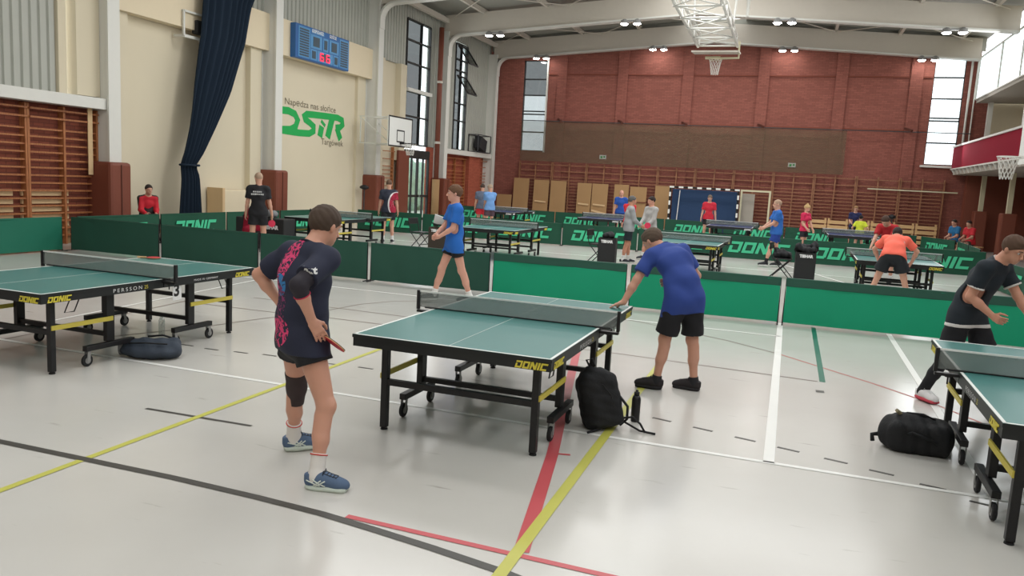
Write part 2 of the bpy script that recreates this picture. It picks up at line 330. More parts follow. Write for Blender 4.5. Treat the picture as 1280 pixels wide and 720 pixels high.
        for axi in range(3):
            a1, a2 = (axi+1) % 3, (axi+2) % 3
            A = [slice(1, n[t]-1) for t in range(3)]; A[axi] = slice(0, n[axi]-1); B = list(A); B[axi] = slice(1, n[axi])
            sa, sb = sg[tuple(A)], sg[tuple(B)]; E = np.argwhere(sa != sb); flip = sa[tuple(E.T)]
            base = E.copy(); base[:, a1] += 1; base[:, a2] += 1
            def cell(d1, d2):
                q = base.copy(); q[:, a1] += d1; q[:, a2] += d2; return idx[tuple(q.T)]
            quad = np.stack([cell(-1, -1), cell(0, -1), cell(0, 0), cell(-1, 0)], 1)
            quad = np.where(flip[:, None], quad, quad[:, ::-1]); Fs.append(quad[(quad >= 0).all(1)])
        return V, np.concatenate(Fs)
    def build(s, name, m, parent, res, wrinkle=None, loc=None):
        V, Fq = s.mesh(res, wrinkle)
        me = bpy.data.meshes.new(name); me.vertices.add(len(V)); me.vertices.foreach_set('co', V.astype(np.float32).ravel())
        me.loops.add(len(Fq)*4); me.loops.foreach_set('vertex_index', Fq.astype(np.int32).ravel())
        me.polygons.add(len(Fq)); me.polygons.foreach_set('loop_start', np.arange(0, len(Fq)*4, 4, dtype=np.int32)); me.polygons.foreach_set('loop_total', np.full(len(Fq), 4, dtype=np.int32))
        me.update(calc_edges=True); me.validate(); me.polygons.foreach_set('use_smooth', [True]*len(me.polygons)); me.materials.append(m)
        o = bpy.data.objects.new(name, me); C.objects.link(o)
        if parent is not None: o.parent = parent
        if loc: o.location = loc
        return o
# ================================================================== the room
XL, XR, YF, YB = -15.35, 7.07, 39.3, -8.0
COLY = [14.4, 20.57, 26.74, 32.9, 39.0]
AP = -4.1
struct('floor', MB().box((-2.9, 15.65, -.1), (25.6, 47.6, .2)), M['floor'])
# far wall: brick slab with window openings, pilasters and courses
mb = MB()
wl0, wl1, wr0, wr1, wz0, wz1l, wz1r = -13.45, -12.2, 5.37, 6.58, 3.5, 8.02, 8.2
for x0, x1, z0, z1 in ((-15.6, wl0, 0, 9.2), (wl0, wl1, 0, wz0), (wl0, wl1, wz1l, 9.2), (wl1, wr0, 0, 10.2), (wr0, wr1, 0, wz0+.1), (wr0, wr1, wz1r, 9.2), (wr1, 7.7, 0, 6.4), (wr1, 7.1, 6.4, 9.2)):
    mb.box(((x0+x1)/2, YF+.15, (z0+z1)/2), (x1-x0, .3, z1-z0))
for px in (-11.4, -8.3, -5.15, -1.7, 1.65, 4.7): mb.box((px, YF-.05, 4.3), (.5, .1, 8.6))
struct('wall_far', mb, M['brick'])
mb = MB()
for z in (5.05, 7.35): mb.box((-3.4, YF-.03, z), (17.4, .07, .05))
struct('trim_1', mb, M['brick_dark'])
mb = MB().box((9.75, 15.65, 4.8), (.3, 47.3, 9.6)); struct('wall_right', mb, M['cream'])
mb = MB()
for x0, x1 in ((7.7, 9.7),): mb.box(((x0+x1)/2, YF+.15, 3.2), (x1-x0, .3, 6.4))
struct('trim_2', mb, M['cream'])
struct('wall_back', MB().box((-2.9, YB-.15, 4.8), (25.6, .3, 9.6)), M['cream'])
# left wall, bay by bay
mb = MB()
mb.box((XL-.1, 3.2, 1.52), (.3, 22.4, 3.03))
struct('wall_left', mb, M['brick_dark'])
mb = MB()
mb.box((XL-.15, (14.4+26.74)/2, 2.9), (.3, 26.74-14.4, 5.8))                                   # cream recess of two bays
mb.box((XL-.15, 28.3, 3.15), (.3, 3.1, 6.3)); mb.box((XL+.1, 27.5, 3.15), (.3, .35, 6.3)); mb.box((XL+.1, 29.25, 4.4), (.3, .5, 3.8))
mb.box((XL+.12, 13.95, 6.1), (.36, .62, 5.6)); mb.box((XL+.05, 13.4, 6.1), (.24, .2, 5.6))
mb.box((XL+.09, 14.95, 2.7), (.18, .5, 5.4)); mb.box((XL+.09, 20.0, 2.7), (.18, .5, 5.4)); mb.box((XL+.06, 26.2, 2.7), (.12, .55, 5.4))
struct('trim_3', mb, M['cream'])
mb = MB()
for a, b in ((14.5, 20.5), (20.65, 26.65)): mb.box((XL+.15, (a+b)/2, 5.9), (.3, b-a, 1.07))
struct('trim_4', mb, M['beam_cream'])
struct('trim_5', MB().box((XL+.25, 3.2, 3.15), (.5, 22.1, .24)), M['steel_white'])
struct('trim_6', MB().box((XL+.25, 36.0, 3.1), (.5, 5.9, .22)), M['steel_white'])
mb = MB()
mb.box((XL-.1, 31.2, 1.5), (.3, 3.2, 3.0)) if False else None
mb.box((XL+.01, 32.45, 1.6), (.08, .75, 3.2)); mb.box((XL-.1, 36.1, 1.5), (.3, 6.3, 3.0))
mb.box((XL+.15, 37.0, 1.5), (.4, 1.5, 3.0))
struct('trim_7', mb, M['brick_side'])
def corrug(mb, y0, y1, z0, z1, x=XL+.1, pitch=.21, dp=.045):
    n = int((y1-y0)/pitch); pr = []
    for i in range(n):
        y = y0+(y1-y0)*i/n; p = (y1-y0)/n
        pr += [(y, 0), (y+p*.62, 0), (y+p*.72, -dp), (y+p*.9, -dp)]
    pr.append((y1, 0))
    vs = []; fs = []
    for z in (z0, z1):
        for y, d in pr: vs.append((x+d, y, z))
    k = len(pr)
    for i in range(k-1): fs.append((i, i+1, k+i+1, k+i))
    mb.add(vs, fs)
    mb.box((x-.12, (y0+y1)/2, (z0+z1)/2), (.1, y1-y0, z1-z0))
mb = MB(); corrug(mb, YB, 13.35, 3.27, 9.3); corrug(mb, 14.5, 26.7, 6.43, 9.3)
corrug(mb, 26.8, 29.68, 6.3, 9.3); corrug(mb, 31.95, 32.85, 3.2, 9.3); corrug(mb, 29.7, 31.95, 8.25, 9.3)
corrug(mb, 33.0, 34.6, 3.2, 9.3); corrug(mb, 36.1, 39.2, 3.2, 9.3); corrug(mb, 34.6, 36.1, 8.2, 9.3)
struct('trim_8', mb, M['corr'])
# windows: frame + glass
def window(n, P, ux, w, z0, z1, bars, zbars, glass, fr=.06, dp=.12, fm='dark'):
    P = Vector(P); ux = Vector(ux); nrm = ux.cross(Vector((0, 0, 1)))
    R = Matrix((ux, nrm, Vector((0, 0, 1)))).transposed()
    m = MB()
    def b(u, z, du, dz, d=dp): m.box(P+ux*u+Vector((0, 0, z)), (du, d, dz), R)
    for u in (0, w): b(u, (z0+z1)/2, fr, z1-z0)
    for z in (z0, z1): b(w/2, z, w, fr)
    for u in bars: b(u, (z0+z1)/2, fr*.8, z1-z0)
    for z in zbars: b(w/2, z, w, fr)
    root = struct('window_%d' % n, m, M[fm])
    for (u0, u1, q0, q1, gm) in (glass if isinstance(glass, list) else [(0, w, z0, z1, glass)]):
        MB().box(P+ux*(u0+u1)/2+Vector((0, 0, (q0+q1)/2)), (u1-u0, .012, q1-q0), R).build('window_pane', gm, root)
    return root
W1 = window(1, (wl0, YF+.1, 0), (1, 0, 0), wl1-wl0, wz0, wz1l, (), (4.45, 5.35, 5.5, 6.3, 7.1), [(0, wl1-wl0, 6.3, wz1l, M['tinted']), (0, wl1-wl0, wz0, 6.3, M['glass_dark'])])
mb = MB().box((wl1+.04, YF-.06, 5.8), (.07, .1, 4.7)); mb.build('window_jamb', M['steel_white'], W1)
W2 = window(2, (wr0, YF+.1, 0), (1, 0, 0), wr1-wr0, wz0+.1, wz1r, (), (4.55, 5.5, 5.62, 6.45, 7.35), M['glass'])
MB().box(((wr0+wr1)/2+.1, YF-.08, wz0+.02), (1.7, .22, .09)).build('window_sill', M['steel_white'], W2)
mb = MB(); mb.tube([(6.78, YF-.1, 3.2), (6.78, YF-.1, 8.2)], .045); mb.tube([(7.0, YF-.1, 3.2), (7.0, YF-.1, 8.2)], .03)
mb.build('window_pipe', M['steel_white'], W2, smooth=True)
W3 = window(3, (XL+.08, 29.7, 0), (0, 1, 0), 2.2, 3.2, 8.2, (1.35,), (4.35, 5.35, 5.45, 6.5, 7.4), [(0, 1.35, 3.2, 8.2, M['tinted']), (1.35, 2.2, 3.2, 8.2, M['glass'])])
MB().box((XL+.2, 30.8, 5.4), (.12, 2.3, .14)).build('window_rail', M['steel_white'], W3)
W4 = window(4, (XL+.08, 34.65, 0), (0, 1, 0), 1.4, 3.25, 8.1, (.7,), (4.6, 5.4, 6.9, 7.4), [(0, .7, 3.25, 8.1, M['tinted']), (.7, 1.4, 3.25, 8.1, M['glass'])])
for zc in (7.55, 6.2):
    m_ = MB(); a = Vector((XL+.16, 34.8, zc+.45)); ang = .62
    d = Vector((math.sin(ang), 0, -math.cos(ang)))
    for yy in (34.8, 35.85): m_.bar((XL+.16, yy, zc+.45), Vector((XL+.16, yy, zc+.45))+d*1.0, .06)
    for t in (0, 1.0): m_.bar(Vector((XL+.16, 34.8, zc+.45))+d*t, Vector((XL+.16, 35.85, zc+.45))+d*t, .06)
    s_ = m_.build('open_sash', M['dark'], W4)
    g_ = MB().box(Vector((XL+.16, 35.32, zc+.45))+d*.5, (.012, 1.0, .95), Matrix.Rotation(-ang, 3, 'Y')); g_.build('sash_pane', M['glass_dark'], s_)
# clerestory above the balcony
W5 = window(5, (XR, YB, 0), (0, 1, 0), YF-YB, 6.42, 8.17, [3.1*i for i in range(1, 15)], (), M['glass'], fr=.05, dp=.06, fm='steel_white')
# glass door
dm = MB()
for y in (29.95, 31.05, 32.1): dm.box((XL+.1, y, 1.35), (.1, .09, 2.7))
for z in (.05, 1.05, 2.68): dm.box((XL+.1, 31.02, z), (.1, 2.2, .1))
dm.box((XL+.1, 31.02, 2.86), (.12, 2.25, .26)); dm.box((XL+.1, 30.5, 1.35), (.08, .05, 2.6)); dm.box((XL+.1, 31.6, 1.35), (.08, .05, 2.6))
D1 = struct('door_1', dm, M['dark'])
MB().box((XL+.1, 31.02, 1.35), (.015, 2.1, 2.6)).build('door_glass', M['glass'], D1)
MB().tube([(XL+.2, 31.15, .95), (XL+.2, 31.15, 1.3)], .015).build('door_handle', M['caster'], D1)
# outside, seen through the door and windows
struct('trim_9', MB().box((-30, 34, -.1), (28, 40, .1)), M['ground'])
sd = SDF(); sd.chain(.3)
rr = random.Random(3)
for i in range(26): sd.el((-21+rr.uniform(-1, 1), 27+i*.75, .9+rr.uniform(-.2, .7)), (.9, .8, .9+rr.uniform(0, .5)))
h_ = sd.build('hedge', M['green_leaf'], None, .16, wrinkle=lambda X, Y, Z: .09*np.sin(7*X+3*Z)*np.sin(6*Y)*np.sin(8*Z))
tag(h_, 'pale green hedge outside behind the glass door', 'hedge')
# roof
mb = MB()
def zr(x): return 9.02+(9.92-9.02)*(1-abs(x-AP)/11.2)
for a, b in ((-15.6, AP-1.4), (AP+1.4, 7.3)):
    mb.prism([(a, zr(a)), (b, zr(b)), (b, zr(b)+.15), (a, zr(a)+.15)], (0, YF+.3, 0), (1, 0, 0), (0, 0, 1), YF+.3-YB)
struct('ceiling', mb, M['roof'])
# assumed ridge skylight, out of view: glowing panel added to light hall and girders
mb = MB(); mb.box((AP, 15.65, zr(AP)+.0), (2.9, 47, .06)); mb2 = mb
sk = struct('window_6', mb2, mat('assumed_skylight_glow', (236, 240, 240), .6, emit=1.6))
mb = MB()
for y in (29.8, 35.9): pass
for x in (-13.2, -10.4, -7.6, -4.8, -1.4, 1.2, 3.8, 6.2): mb.box((x, 15.65, zr(x)-.12), (.12, 47, .2))
struct('trim_10', mb, M['steel_grey'])
mb = MB()
for (ya, yb) in ((27.0, 32.7), (33.1, 38.8)):
    xs = [-14.6, -9.4, -4.1, 1.2, 6.6]
    for i in range(4):
        for (p, q) in (((xs[i], ya), (xs[i+1], yb)), ((xs[i], yb), (xs[i+1], ya))):
            mb.tube([(p[0], p[1], zr(p[0])-.28), (q[0], q[1], zr(q[0])-.28)], .022, 6)
struct('trim_11', mb, M['steel_grey'])

# columns and girders
def zb(x, side=8.05, ap=8.82): return side+(ap-side)*(1-abs(x-AP)/10.85)
names = ['beside the wall bars and the navy curtain', 'between the curtain bay and the blue scoreboard', 'right of the green lettering, behind the basketball board',
         'right of the tall window and the glass door', 'in the far left corner of the hall']
for i, y in enumerate(COLY):
    t = thing('steel_column', 'white steel wall column ' + names[i], 'column', (0, 0, 0), group='steel columns along the left wall')
    top = 8.25
    m = MB(); m.box((-14.8, y, top/2), (.06, .34, top)); m.box((-15.3, y, top/2), (.06, .34, top)); m.box((-15.05, y, top/2), (.5, .05, top))
    m.box((-15.05, y-.0, top/2), (.44, .26, top)); m.build('column_shaft', M['steel_white'], t)
    m = MB()
    pw, pd, pz = .62, .75, 1.86
    if i < 4:
        m.box((-14.98, y, pz/2), (pd, pw, pz)); p_ = m.build('column_padding', M['pad'], t, bevel=.07)
        MB().box((-14.595, y, pz/2), (.012, .02, pz-.1)).build('padding_seam', M['pad_seam'], p_)
gn = ['nearest roof girder in the top left corner with a curved white haunch', 'middle roof girder crossing in front of the far one', 'farthest roof girder running along the top of the brick wall']
for i, y in enumerate((26.74, 32.9, 39.0)):
    g = thing('roof_girder', gn[i], 'girder', (0, 0, 0), group='roof girders')
    m = MB(); n = 24
    xs = [-15.0+(22.0)*k/n for k in range(n+1)]
    if i < 2: web = [(x, zb(x)) for x in xs]+[(x, zb(x)+.88) for x in reversed(xs)]
    else: web = [(x, zb(x)) for x in xs]+[(x, zb(x)+.88) for x in reversed(xs)]
    # split at the apex to keep faces convex
    for a, b in ((-15.0, AP), (AP, 7.0)):
        m.prism([(a, zb(a)), (b, zb(b)), (b, zb(b)+.88), (a, zb(a)+.88)], (0, y+.09, 0), (1, 0, 0), (0, 0, 1), .18)
    m.build('girder_web', M['steel_grey'], g)
    pts = [(-14.78, y, 7.2)] if i < 3 else []
    for k in range(9):
        a = PI/2*k/8; pts.append((-14.78+.55*(1-math.cos(a)), y, 7.52+(zb(-14.2)-7.52)*math.sin(a)))
    pts += [(AP, y, zb(AP)), (7.0, y, zb(7.0))]
    m = MB()
    for a, b in zip(pts[:-1], pts[1:]): m.bar(a, b, .36, .07, up=(0, 0, 1) if abs(b[0]-a[0]) > abs(b[2]-a[2]) else (1, 0, 0))
    m.build('girder_flange', M['steel_white'], g)
mb = MB()
for a, b_ in ((-15.2, AP), (AP, 7.2)): mb.prism([(a, zb(a)+.4), (b_, zb(b_)+.4), (b_, zr(b_)+.1), (a, zr(a)+.1)], (0, YF-.12, 0), (1, 0, 0), (0, 0, 1), .04)
struct('trim_14', mb, M['roof'])
# longitudinal eaves tube along the left wall
tag(MB().box((-14.9, 31, 8.7), (.16, 16.4, .2)).build('eaves_beam', M['steel_grey']), 'grey eaves beam running above the left windows', 'beam')
# floodlight pairs
LT = [(-12.4, 39.0), (-6.6, 39.0), (-.73, 39.0), (5.0, 39.0), (-12.6, 32.9), (-6.75, 32.9), (-.85, 32.9), (4.95, 32.9)]
ln = ['on the far girder above the left window', 'on the far girder, second from the left', 'on the far girder just right of the raised basket', 'on the far girder beside the bright right window',
      'on the middle girder at the upper left', 'on the middle girder left of the raised basket', 'on the middle girder right of the raised basket', 'on the middle girder at the upper right']
for (x, y), nm in zip(LT, ln):
    z = zb(x)-.12; t = thing('floodlight_pair', 'glowing pair of white floodlights ' + nm, 'lamp', (x, y-.25, z), group='floodlight pairs on the girders')
    MB().bar((-.4, 0, .05), (.4, 0, .05), .05).build('mounting_bar', M['lamp_body'], t)
    for s in (-.26, .26):
        h = MB().lathe([(.05, .12), (.1, .08), (.17, -.04), (.17, -.07)], (s, 0, 0), 16).build('lamp_housing', M['lamp_body'], t, smooth=True)
        MB().lathe([(.02, -.12), (.1, -.11), (.155, -.072), (.155, -.07)], (s, 0, 0), 16).build('lamp_glass', M['lamp'], h, smooth=True)
# balcony on the right
b = thing('balcony', 'balcony with red padded front along the right wall', 'balcony', (0, 0, 0))
MB().box((8.1, 15.7, 3.3), (3.1, 47, .22)).build('balcony_slab', M['soffit'], b)
MB().box((6.52, 15.7, 3.9), (.12, 47, .92)).build('padded_front', M['red_pad'], b, bevel=.02)
MB().box((6.5, 15.7, 4.39), (.18, 47, .07)).build('top_rail', M['steel_white'], b)
MB().box((6.44, 15.7, 3.43), (.03, 47, .05)).build('lower_rail', M['steel_white'], b)
for i in range(22): MB().prism([(0, 0), (.22, 0), (.22, -.2), (.12, -.2)], (6.42, 38.9-i*.75, 3.4), (1, 0, 0), (0, 0, 1), .06).build('bracket', M['steel_white'], b)
struct('trim_12', MB().box((8.4, 15.7, 6.34), (2.6, 47, .14)), M['soffit'])
struct('trim_13', MB().box((9.55, 19, 1.6), (.1, 41, 3.2)), M['pad'])
struct('trim_15', MB().box((8.3, 38.9, 1.6), (2.5, .5, 3.2)), M['pad'])
struct('trim_16', MB().box((9.0, 34.5, 1.6), (1.0, .3, 3.2)), M['pad_seam'])
cn = ['slim cream post under the far end of the balcony', 'slim cream post under the balcony, nearest of the two']
for k, (x, y) in enumerate(((7.55, 38.0), (7.55, 33.4))):
    t = thing('balcony_post', cn[k], 'post', (x, y, 0), group='posts under the balcony')
    MB().box((0, 0, 2.4), (.16, .16, 1.55)).build('post_shaft', M['goal_cream'], t); MB().box((0, 0, .85), (.5, .5, 1.7)).build('post_padding', M['pad'], t, bevel=.04)
for y in (38.9, 33.0, 27, 21): 
    t_ = MB().box((7.6, y, 4.9), (.18, .18, 3.0)).build('upper_post', M['steel_white'], b)
# floor markings
def line(n, pts, wd, m, z=.0018, closed=False):
    mb = MB()
    for q in ribbon(pts, wd, closed): mb.prism([tuple(v) for v in q][::-1], (0, 0, .0004), (1, 0, 0), (0, 1, 0), -(z-.0004)) if False else mb.add([(v.x, v.y, z) for v in q], [(0, 1, 2, 3)])
    return struct('trim_%d' % n, mb, M[m])
k = 20
for pts, wd, m, z in [
    ([(-14, 5.97), (1.75, 5.86)], .05, 'ln_white', .0026), ([(.03, 12.6), (.03, 5.87)], .08, 'ln_white', .0026), ([(1.54, 12.6), (1.47, 5.9)], .07, 'ln_white', .0026),
    ([(-9, 11.5), (.04, 11.38)], .05, 'ln_white', .0026), ([(-8.0, 6.0), (-8.65, 12.4)], .045, 'ln_white', .0026), ([(.5, 12.5), (.5, 8.8)], .06, 'ln_green', .0018),
    ([(-4.15, -1), (-4.14, 7.7)], .055, 'ln_yel', .0034), ([(-1.16, -1), (-1.2, 9.1)], .07, 'ln_yel', .0042), ([(-1.16, 3.76), (-1.44, 5.29), (-2.2, 8.9)], .085, 'ln_red', .003),
    ([(-2.2, 3.745), (-.4, 3.7), (3, 3.7)], .045, 'ln_red', .003), ([(-7, 3.72), (-4.87, 3.75), (-3.45, 3.76), (-2.81, 3.74), (-2.34, 3.71), (-1.98, 3.66), (-1.6, 3.6), (-1.18, 3.52), (-.6, 3.35), (0, 3.1)], .06, 'ln_black', .0036),
    ([(-4.63, 4.78), (-3.66, 4.81)], .035, 'ln_black', .0022), ([(-6, 8.98), (-1.66, 8.96), (.45, 8.8)], .035, 'ln_thin', .0012), ([(-2.2, 11.45), (-1.39, 11.04), (-.6, 10.6), (.06, 10.07)], .03, 'ln_thin', .0012),
    ([(.06, 10.07), (1.0, 9.05), (1.53, 8.4), (2.0, 7.6), (2.4, 6.6)], .03, 'ln_redthin', .0012), ([(-6.9, 6.6), (-6.46, 7.65), (-6.36, 8.11), (-6.15, 8.8), (-5.93, 9.55), (-5.85, 10.2), (-5.6, 10.75), (-5.2, 11.1)], .03, 'ln_thin', .0012),
    ([(-7.9, 8.87), (-5.9, 8.9)], .03, 'ln_thin', .0014), ([(-7.4, 9.75), (-4.6, 9.65)], .03, 'ln_thin', .0014), ([(-7.6, 5.5), (-7.7, 6.95), (-7.95, 9.2)], .03, 'ln_thin', .0014),
    ([(.42, 8.35), (.5, 8.35)], .1, 'ln_black', .002), ([(-1.43, 5.31), (-1.32, 5.34)], .03, 'ln_red', .0022), ([(.0, 23.3), (1.55, 19.2), (1.6, 12.8)], .06, 'ln_white', .0026), ([(-13, 20.9), (6, 21.3)], .05, 'ln_white', .0026), ([(-9, 16.9), (-9.5, 23.0)], .05, 'ln_thin', .0026), ([(3.2, 21.0), (4.3, 17.0)], .05, 'ln_thin', .0014)]:
    line(k, pts, wd, m, z); k += 1
DS = [(-5.95, 6.72), (-5.61, 6.7), (-5.27, 6.74), (-4.95, 6.79), (-4.2, 6.8), (-3.84, 6.83), (-.85, 6.56), (-.5, 6.46), (-.16, 6.36), (.165, 6.26), (.5, 6.16), (.8, 6.05), (1.11, 5.91), (1.38, 5.72)]
mb = MB()
for x, y in DS: mb.box((x, y, .001), (.165, .03, .002), Matrix.Rotation(-.25 if x > -1 else 0.02, 3, 'Z'))
struct('trim_%d' % k, mb, M['ln_black'])
# ================================================================== tennis tables
TL, TW, TH = 2.74, 1.525, .76
def make_table(kind='green', detail=True):
    t = thing('tennis_table', '', 'table')
    top = M['table_green'] if kind == 'green' else M['table_blue']
    for s in (-1, 1):
        yc = s*(TL/4+.002)
        MB().box((0, yc, TH-.011), (TW, TL/2-.004, .022)).build('table_top', top, t)
        m = MB(); z = TH+.0008
        for x in (-1, 1): m.box((x*(TW/2-.01), yc, z), (.02, TL/2-.004, .0016))
        m.box((0, s*(TL/2-.01), z), (TW, .02, .0016)); m.box((0, yc, z), (.003 if detail else .008, TL/2-.004, .0012))
        m.build('line_marking', M['white'], t)
        m = MB()
        for x in (-1, 1): m.box((x*(TW/2-.012), yc, TH-.055), (.02, TL/2-.01, .066))
        m.box((0, s*(TL/2+.001), TH-.013), (TW+.006, .005, .022)); [m.box((x*(TW/2+.001), yc, TH-.013), (.005, TL/2, .022)) for x in (-1, 1)]; m.box((0, s*(TL/2-.012), TH-.055), (TW-.02, .02, .066)); m.box((0, s*.03, TH-.05), (TW-.04, .03, .05))
        m.build('table_apron', M['apron'], t)
        for x in (-.6, .6):
            m = MB(); m.box((x, s*1.15, .345), (.052, .052, .65)); lg = m.build('leg', M['black'], t, bevel=.004)
            MB().lathe([(.012, .03), (.012, .014), (.026, .012), (.028, 0)][::-1], (x, s*1.15, 0), 12).build('leveling_foot', M['rubber'], lg)
            MB().box((x, s*.53, .45), (.05, .09, .5)).build('inner_leg', M['black'], t, bevel=.004)
            MB().box((x+(.03 if x > 0 else -.03), s*.84, .42), (.014, .66, .042)).build('safety_strut', M['yellow'], t)
            cb = MB().box((x+.02*(1 if x > 0 else -1), s*.545, .17), (.055, .56, .05)).build('caster_bar', M['black'], t, bevel=.004)
            for yy in (.3, .8):
                px = x+.02*(1 if x > 0 else -1)
                wl = MB().lathe([(.052, -.014), (.058, -.008), (.058, .008), (.052, .014)], (px, s*yy, .058), 18, axis=(1, 0, .0)).build('wheel', M['rubber'], cb, smooth=False)
                mm = MB(); mm.lathe([(.03, -.016), (.03, .016)], (px, s*yy, .058), 14, axis=(1, 0, 0))
                for q in (-.02, .02): mm.bar((px+q, s*yy, .05), (px+q, s*(yy-.012), .15), .035, .004, up=(1, 0, 0))
                mm.build('caster_fork', M['caster'], cb)
        MB().box((0, s*1.15, .375), (1.15, .04, .045)).build('cross_beam', M['black'], t)
        MB().box((0, s*.53, .26), (1.15, .04, .04)).build('cross_beam', M['black'], t)
        if detail:
            m = MB(); m.tube([(.66, s*1.0, TH-.09), (.66, s*1.06, TH-.21), (.66, s*.96, TH-.21), (.66, s*.9, TH-.09)], .006, 6); m.build('release_handle', M['black'], t)
    # net
    nt_ = MB().box((0, 0, TH+.073), (1.83, .003, .135)).build('net', M['net_mesh'], t)
    MB().box((0, 0, TH+.147), (1.83, .008, .014)).build('net_tape', M['net_white'], nt_)
    MB().box((0, 0, TH+.006), (1.7, .01, .01)).build('net_cord', M['black'], nt_)
    for x in (-1, 1):
        p = MB().box((x*.915, 0, TH+.07), (.026, .035, .172)).build('net_post', M['black'], t, bevel=.004)
        m = MB(); m.box((x*.82, 0, TH-.03), (.2, .05, .02)); m.box((x*.78, 0, TH+.004), (.12, .04, .008)); m.lathe([(.006, 0), (.006, .05), (.022, .052), (.022, .062)], (x*.83, 0, TH-.1), 12)
        m.build('net_clamp', M['black'], p)
    # lettering
    yel = M['ylet'] if kind == 'green' else M['wlet']
    def donic(o, ux, w_=.24, h=.05):
        mb = MB(); letters(mb, donic_polys(w_, h), o, ux, (0, 0, 1), .0015); mb.build('lettering', yel, t)
    a = TW/2; z = TH-.083
    donic((a-.26, -TL/2+.0005, z), (1, 0, 0)); donic((a, -TL/2+.06, z), (0, 1, 0)); donic((-a, -TL/2+.31, z), (0, -1, 0)); donic((a, TL/2-.31, z), (0, 1, 0)); donic((-a, TL/2-.06, z), (0, -1, 0))
    for (o, ux) in (((a, -.62, z+.012), (0, 1, 0)), ((-a, -.28, z+.012), (0, -1, 0))):
        if detail and kind == 'green':
            m = MB(); text_mb(m, 'PERSSON', .05, o, ux, (0, 0, 1), spacing=1.5, fit=.34); m.build('lettering', M['wlet'], t)
            m = MB(); text_mb(m, '25', .05, Vector(o)+Vector(ux)*.37, ux, (0, 0, 1)); m.build('lettering', yel, t)
    if detail and kind == 'green':
        m = MB(); text_mb(m, 'MADE IN GERMANY', .03, (a, .42, z+.02), (0, 1, 0), (0, 0, 1), spacing=1.2, fit=.36); m.build('lettering', M['wlet'], t)
    return t
TG = 'green tennis tables'
base = make_table()
def place(o, x, y, rz, label, group=None):
    o.location = (x, y, 0); o.rotation_euler = (0, 0, rz); o['label'] = label
    if group: o['group'] = group
    return o
T = [(-2.1533, 6.3686, -.0097, 'green tennis table in the middle foreground between the two men'),
     (-6.65, 6.3482, -.0257, 'green tennis table at the left edge with a red racket on it'),
     (2.0075, 6.2306, -.0219, 'green tennis table cut off by the right edge of the photo')]
tabs = []
for i, (x, y, r, l) in enumerate(T):
    o = base if i == 0 else copy_tree(base); place(o, x, y, r, l, TG); tabs.append(o)
far = make_table('green', False)
for i, (x, y, r, l) in enumerate([(-6.8, 18.9, 0, 'green tennis table behind the walking man in blue, in the second court row'), (-2.12, 19.0, -.02, 'green tennis table behind the leaning man, with the grey sweaters beside it'),
                               (2.12, 18.1, -.02, 'green tennis table with glaring top under the bending person in orange'), (-10.95, 17.95, .0, 'green tennis table behind the front man, nearest the cream wall')]):
    o = far if i == 0 else copy_tree(far); place(o, x, y, r, l, TG)
bl = make_table('blue', False)
for i, (x, y, l) in enumerate([(-1.9, 29.4, 'blue tennis table in front of the striped handball goal'), (-6.29, 28.6, 'blue tennis table in front of the bald man in blue'), (-10.35, 28.9, 'blue tennis table beside the couple at the far left'), (2.0, 28.6, 'blue tennis table beside the person in the yellow shirt')]):
    o = bl if i == 0 else copy_tree(bl); place(o, x, y, 0, l, 'blue tennis tables')
# number card on the left table
t = tabs[1]
nc = MB().box((.74, .2, .62), (.004, .12, .2)).build('number_card', M['wlet'], t)
m = MB(); text_mb(m, '3', .17, (.7425, .155, .565), (0, 1, 0), (0, 0, 1), bold=.006); m.build('card_number', M['black'], nc)

# ================================================================== barriers
def barrier(name_loc, a, b, cloth, label, text=None, band=False, wob=0.0, h=.70, both=False, seed=0):
    a = Vector(a); b = Vector(b); d = b-a; L = d.length; rz = math.atan2(d.y, d.x)
    t = thing('court_barrier', label, 'barrier', (a.x, a.y, 0), rz, 'court barriers')
    rnd = random.Random(seed); n = 24; mz = 8; ph = rnd.uniform(0, 6)
    vs = []; fs = []
    for side in (0, 1):
        for j in range(mz+1):
            for i in range(n+1):
                x = .02+(L-.04)*i/n; z = .03+(h-.045)*j/mz
                off = .008*math.sin(3.1*x+ph)*math.sin(4*z+ph)+.004*math.sin(11*x+5*z+ph*2)
                vs.append((x, -.012+off+side*.02, z))
    q = (n+1)*(mz+1)
    for j in range(mz):
        for i in range(n):
            k_ = j*(n+1)+i; fs.append((k_, k_+1, k_+n+2, k_+n+1)); fs.append((q+k_, q+k_+n+1, q+k_+n+2, q+k_+1))
    mb = MB(); mb.v = vs
    mb.f = fs; mb.mi = [0]*len(fs); c_ = mb.build('barrier_cloth', M[cloth], t, smooth=True)
    if band: MB().box((L/2, 0, h-.055), (L-.03, .044, .13)).build('top_band', M['cloth_dark'], c_, bevel=.008)
    else: MB().box((L/2, 0, h-.02), (L-.03, .03, .035)).build('top_hem', M[cloth], c_, bevel=.006)
    m = MB(); m.tube([(.012, .0, .0), (.012, 0, h-.01), (L-.012, 0, h-.01), (L-.012, 0, 0)], .011, 8)
    for x in (.012, L-.012): m.bar((x, -.14, .012), (x, .14, .012), .02, .014)
    m.build('barrier_frame', M['black'], t)
    if text:
        for sgn in ((-1,) if not both else (-1, 1)):
            mb = MB()
            if sgn < 0: letters(mb, donic_polys(text, .32), ((L-text)/2, -.036, .2), (1, 0, 0), (0, 0, 1), .003)
            else: letters(mb, donic_polys(text, .32), ((L+text)/2, .036, .2), (-1, 0, 0), (0, 0, 1), .003)
            mb.build('barrier_lettering', M['mint'], t)
    return t
y1 = 12.5; X0 = -9.36; S = 2.347
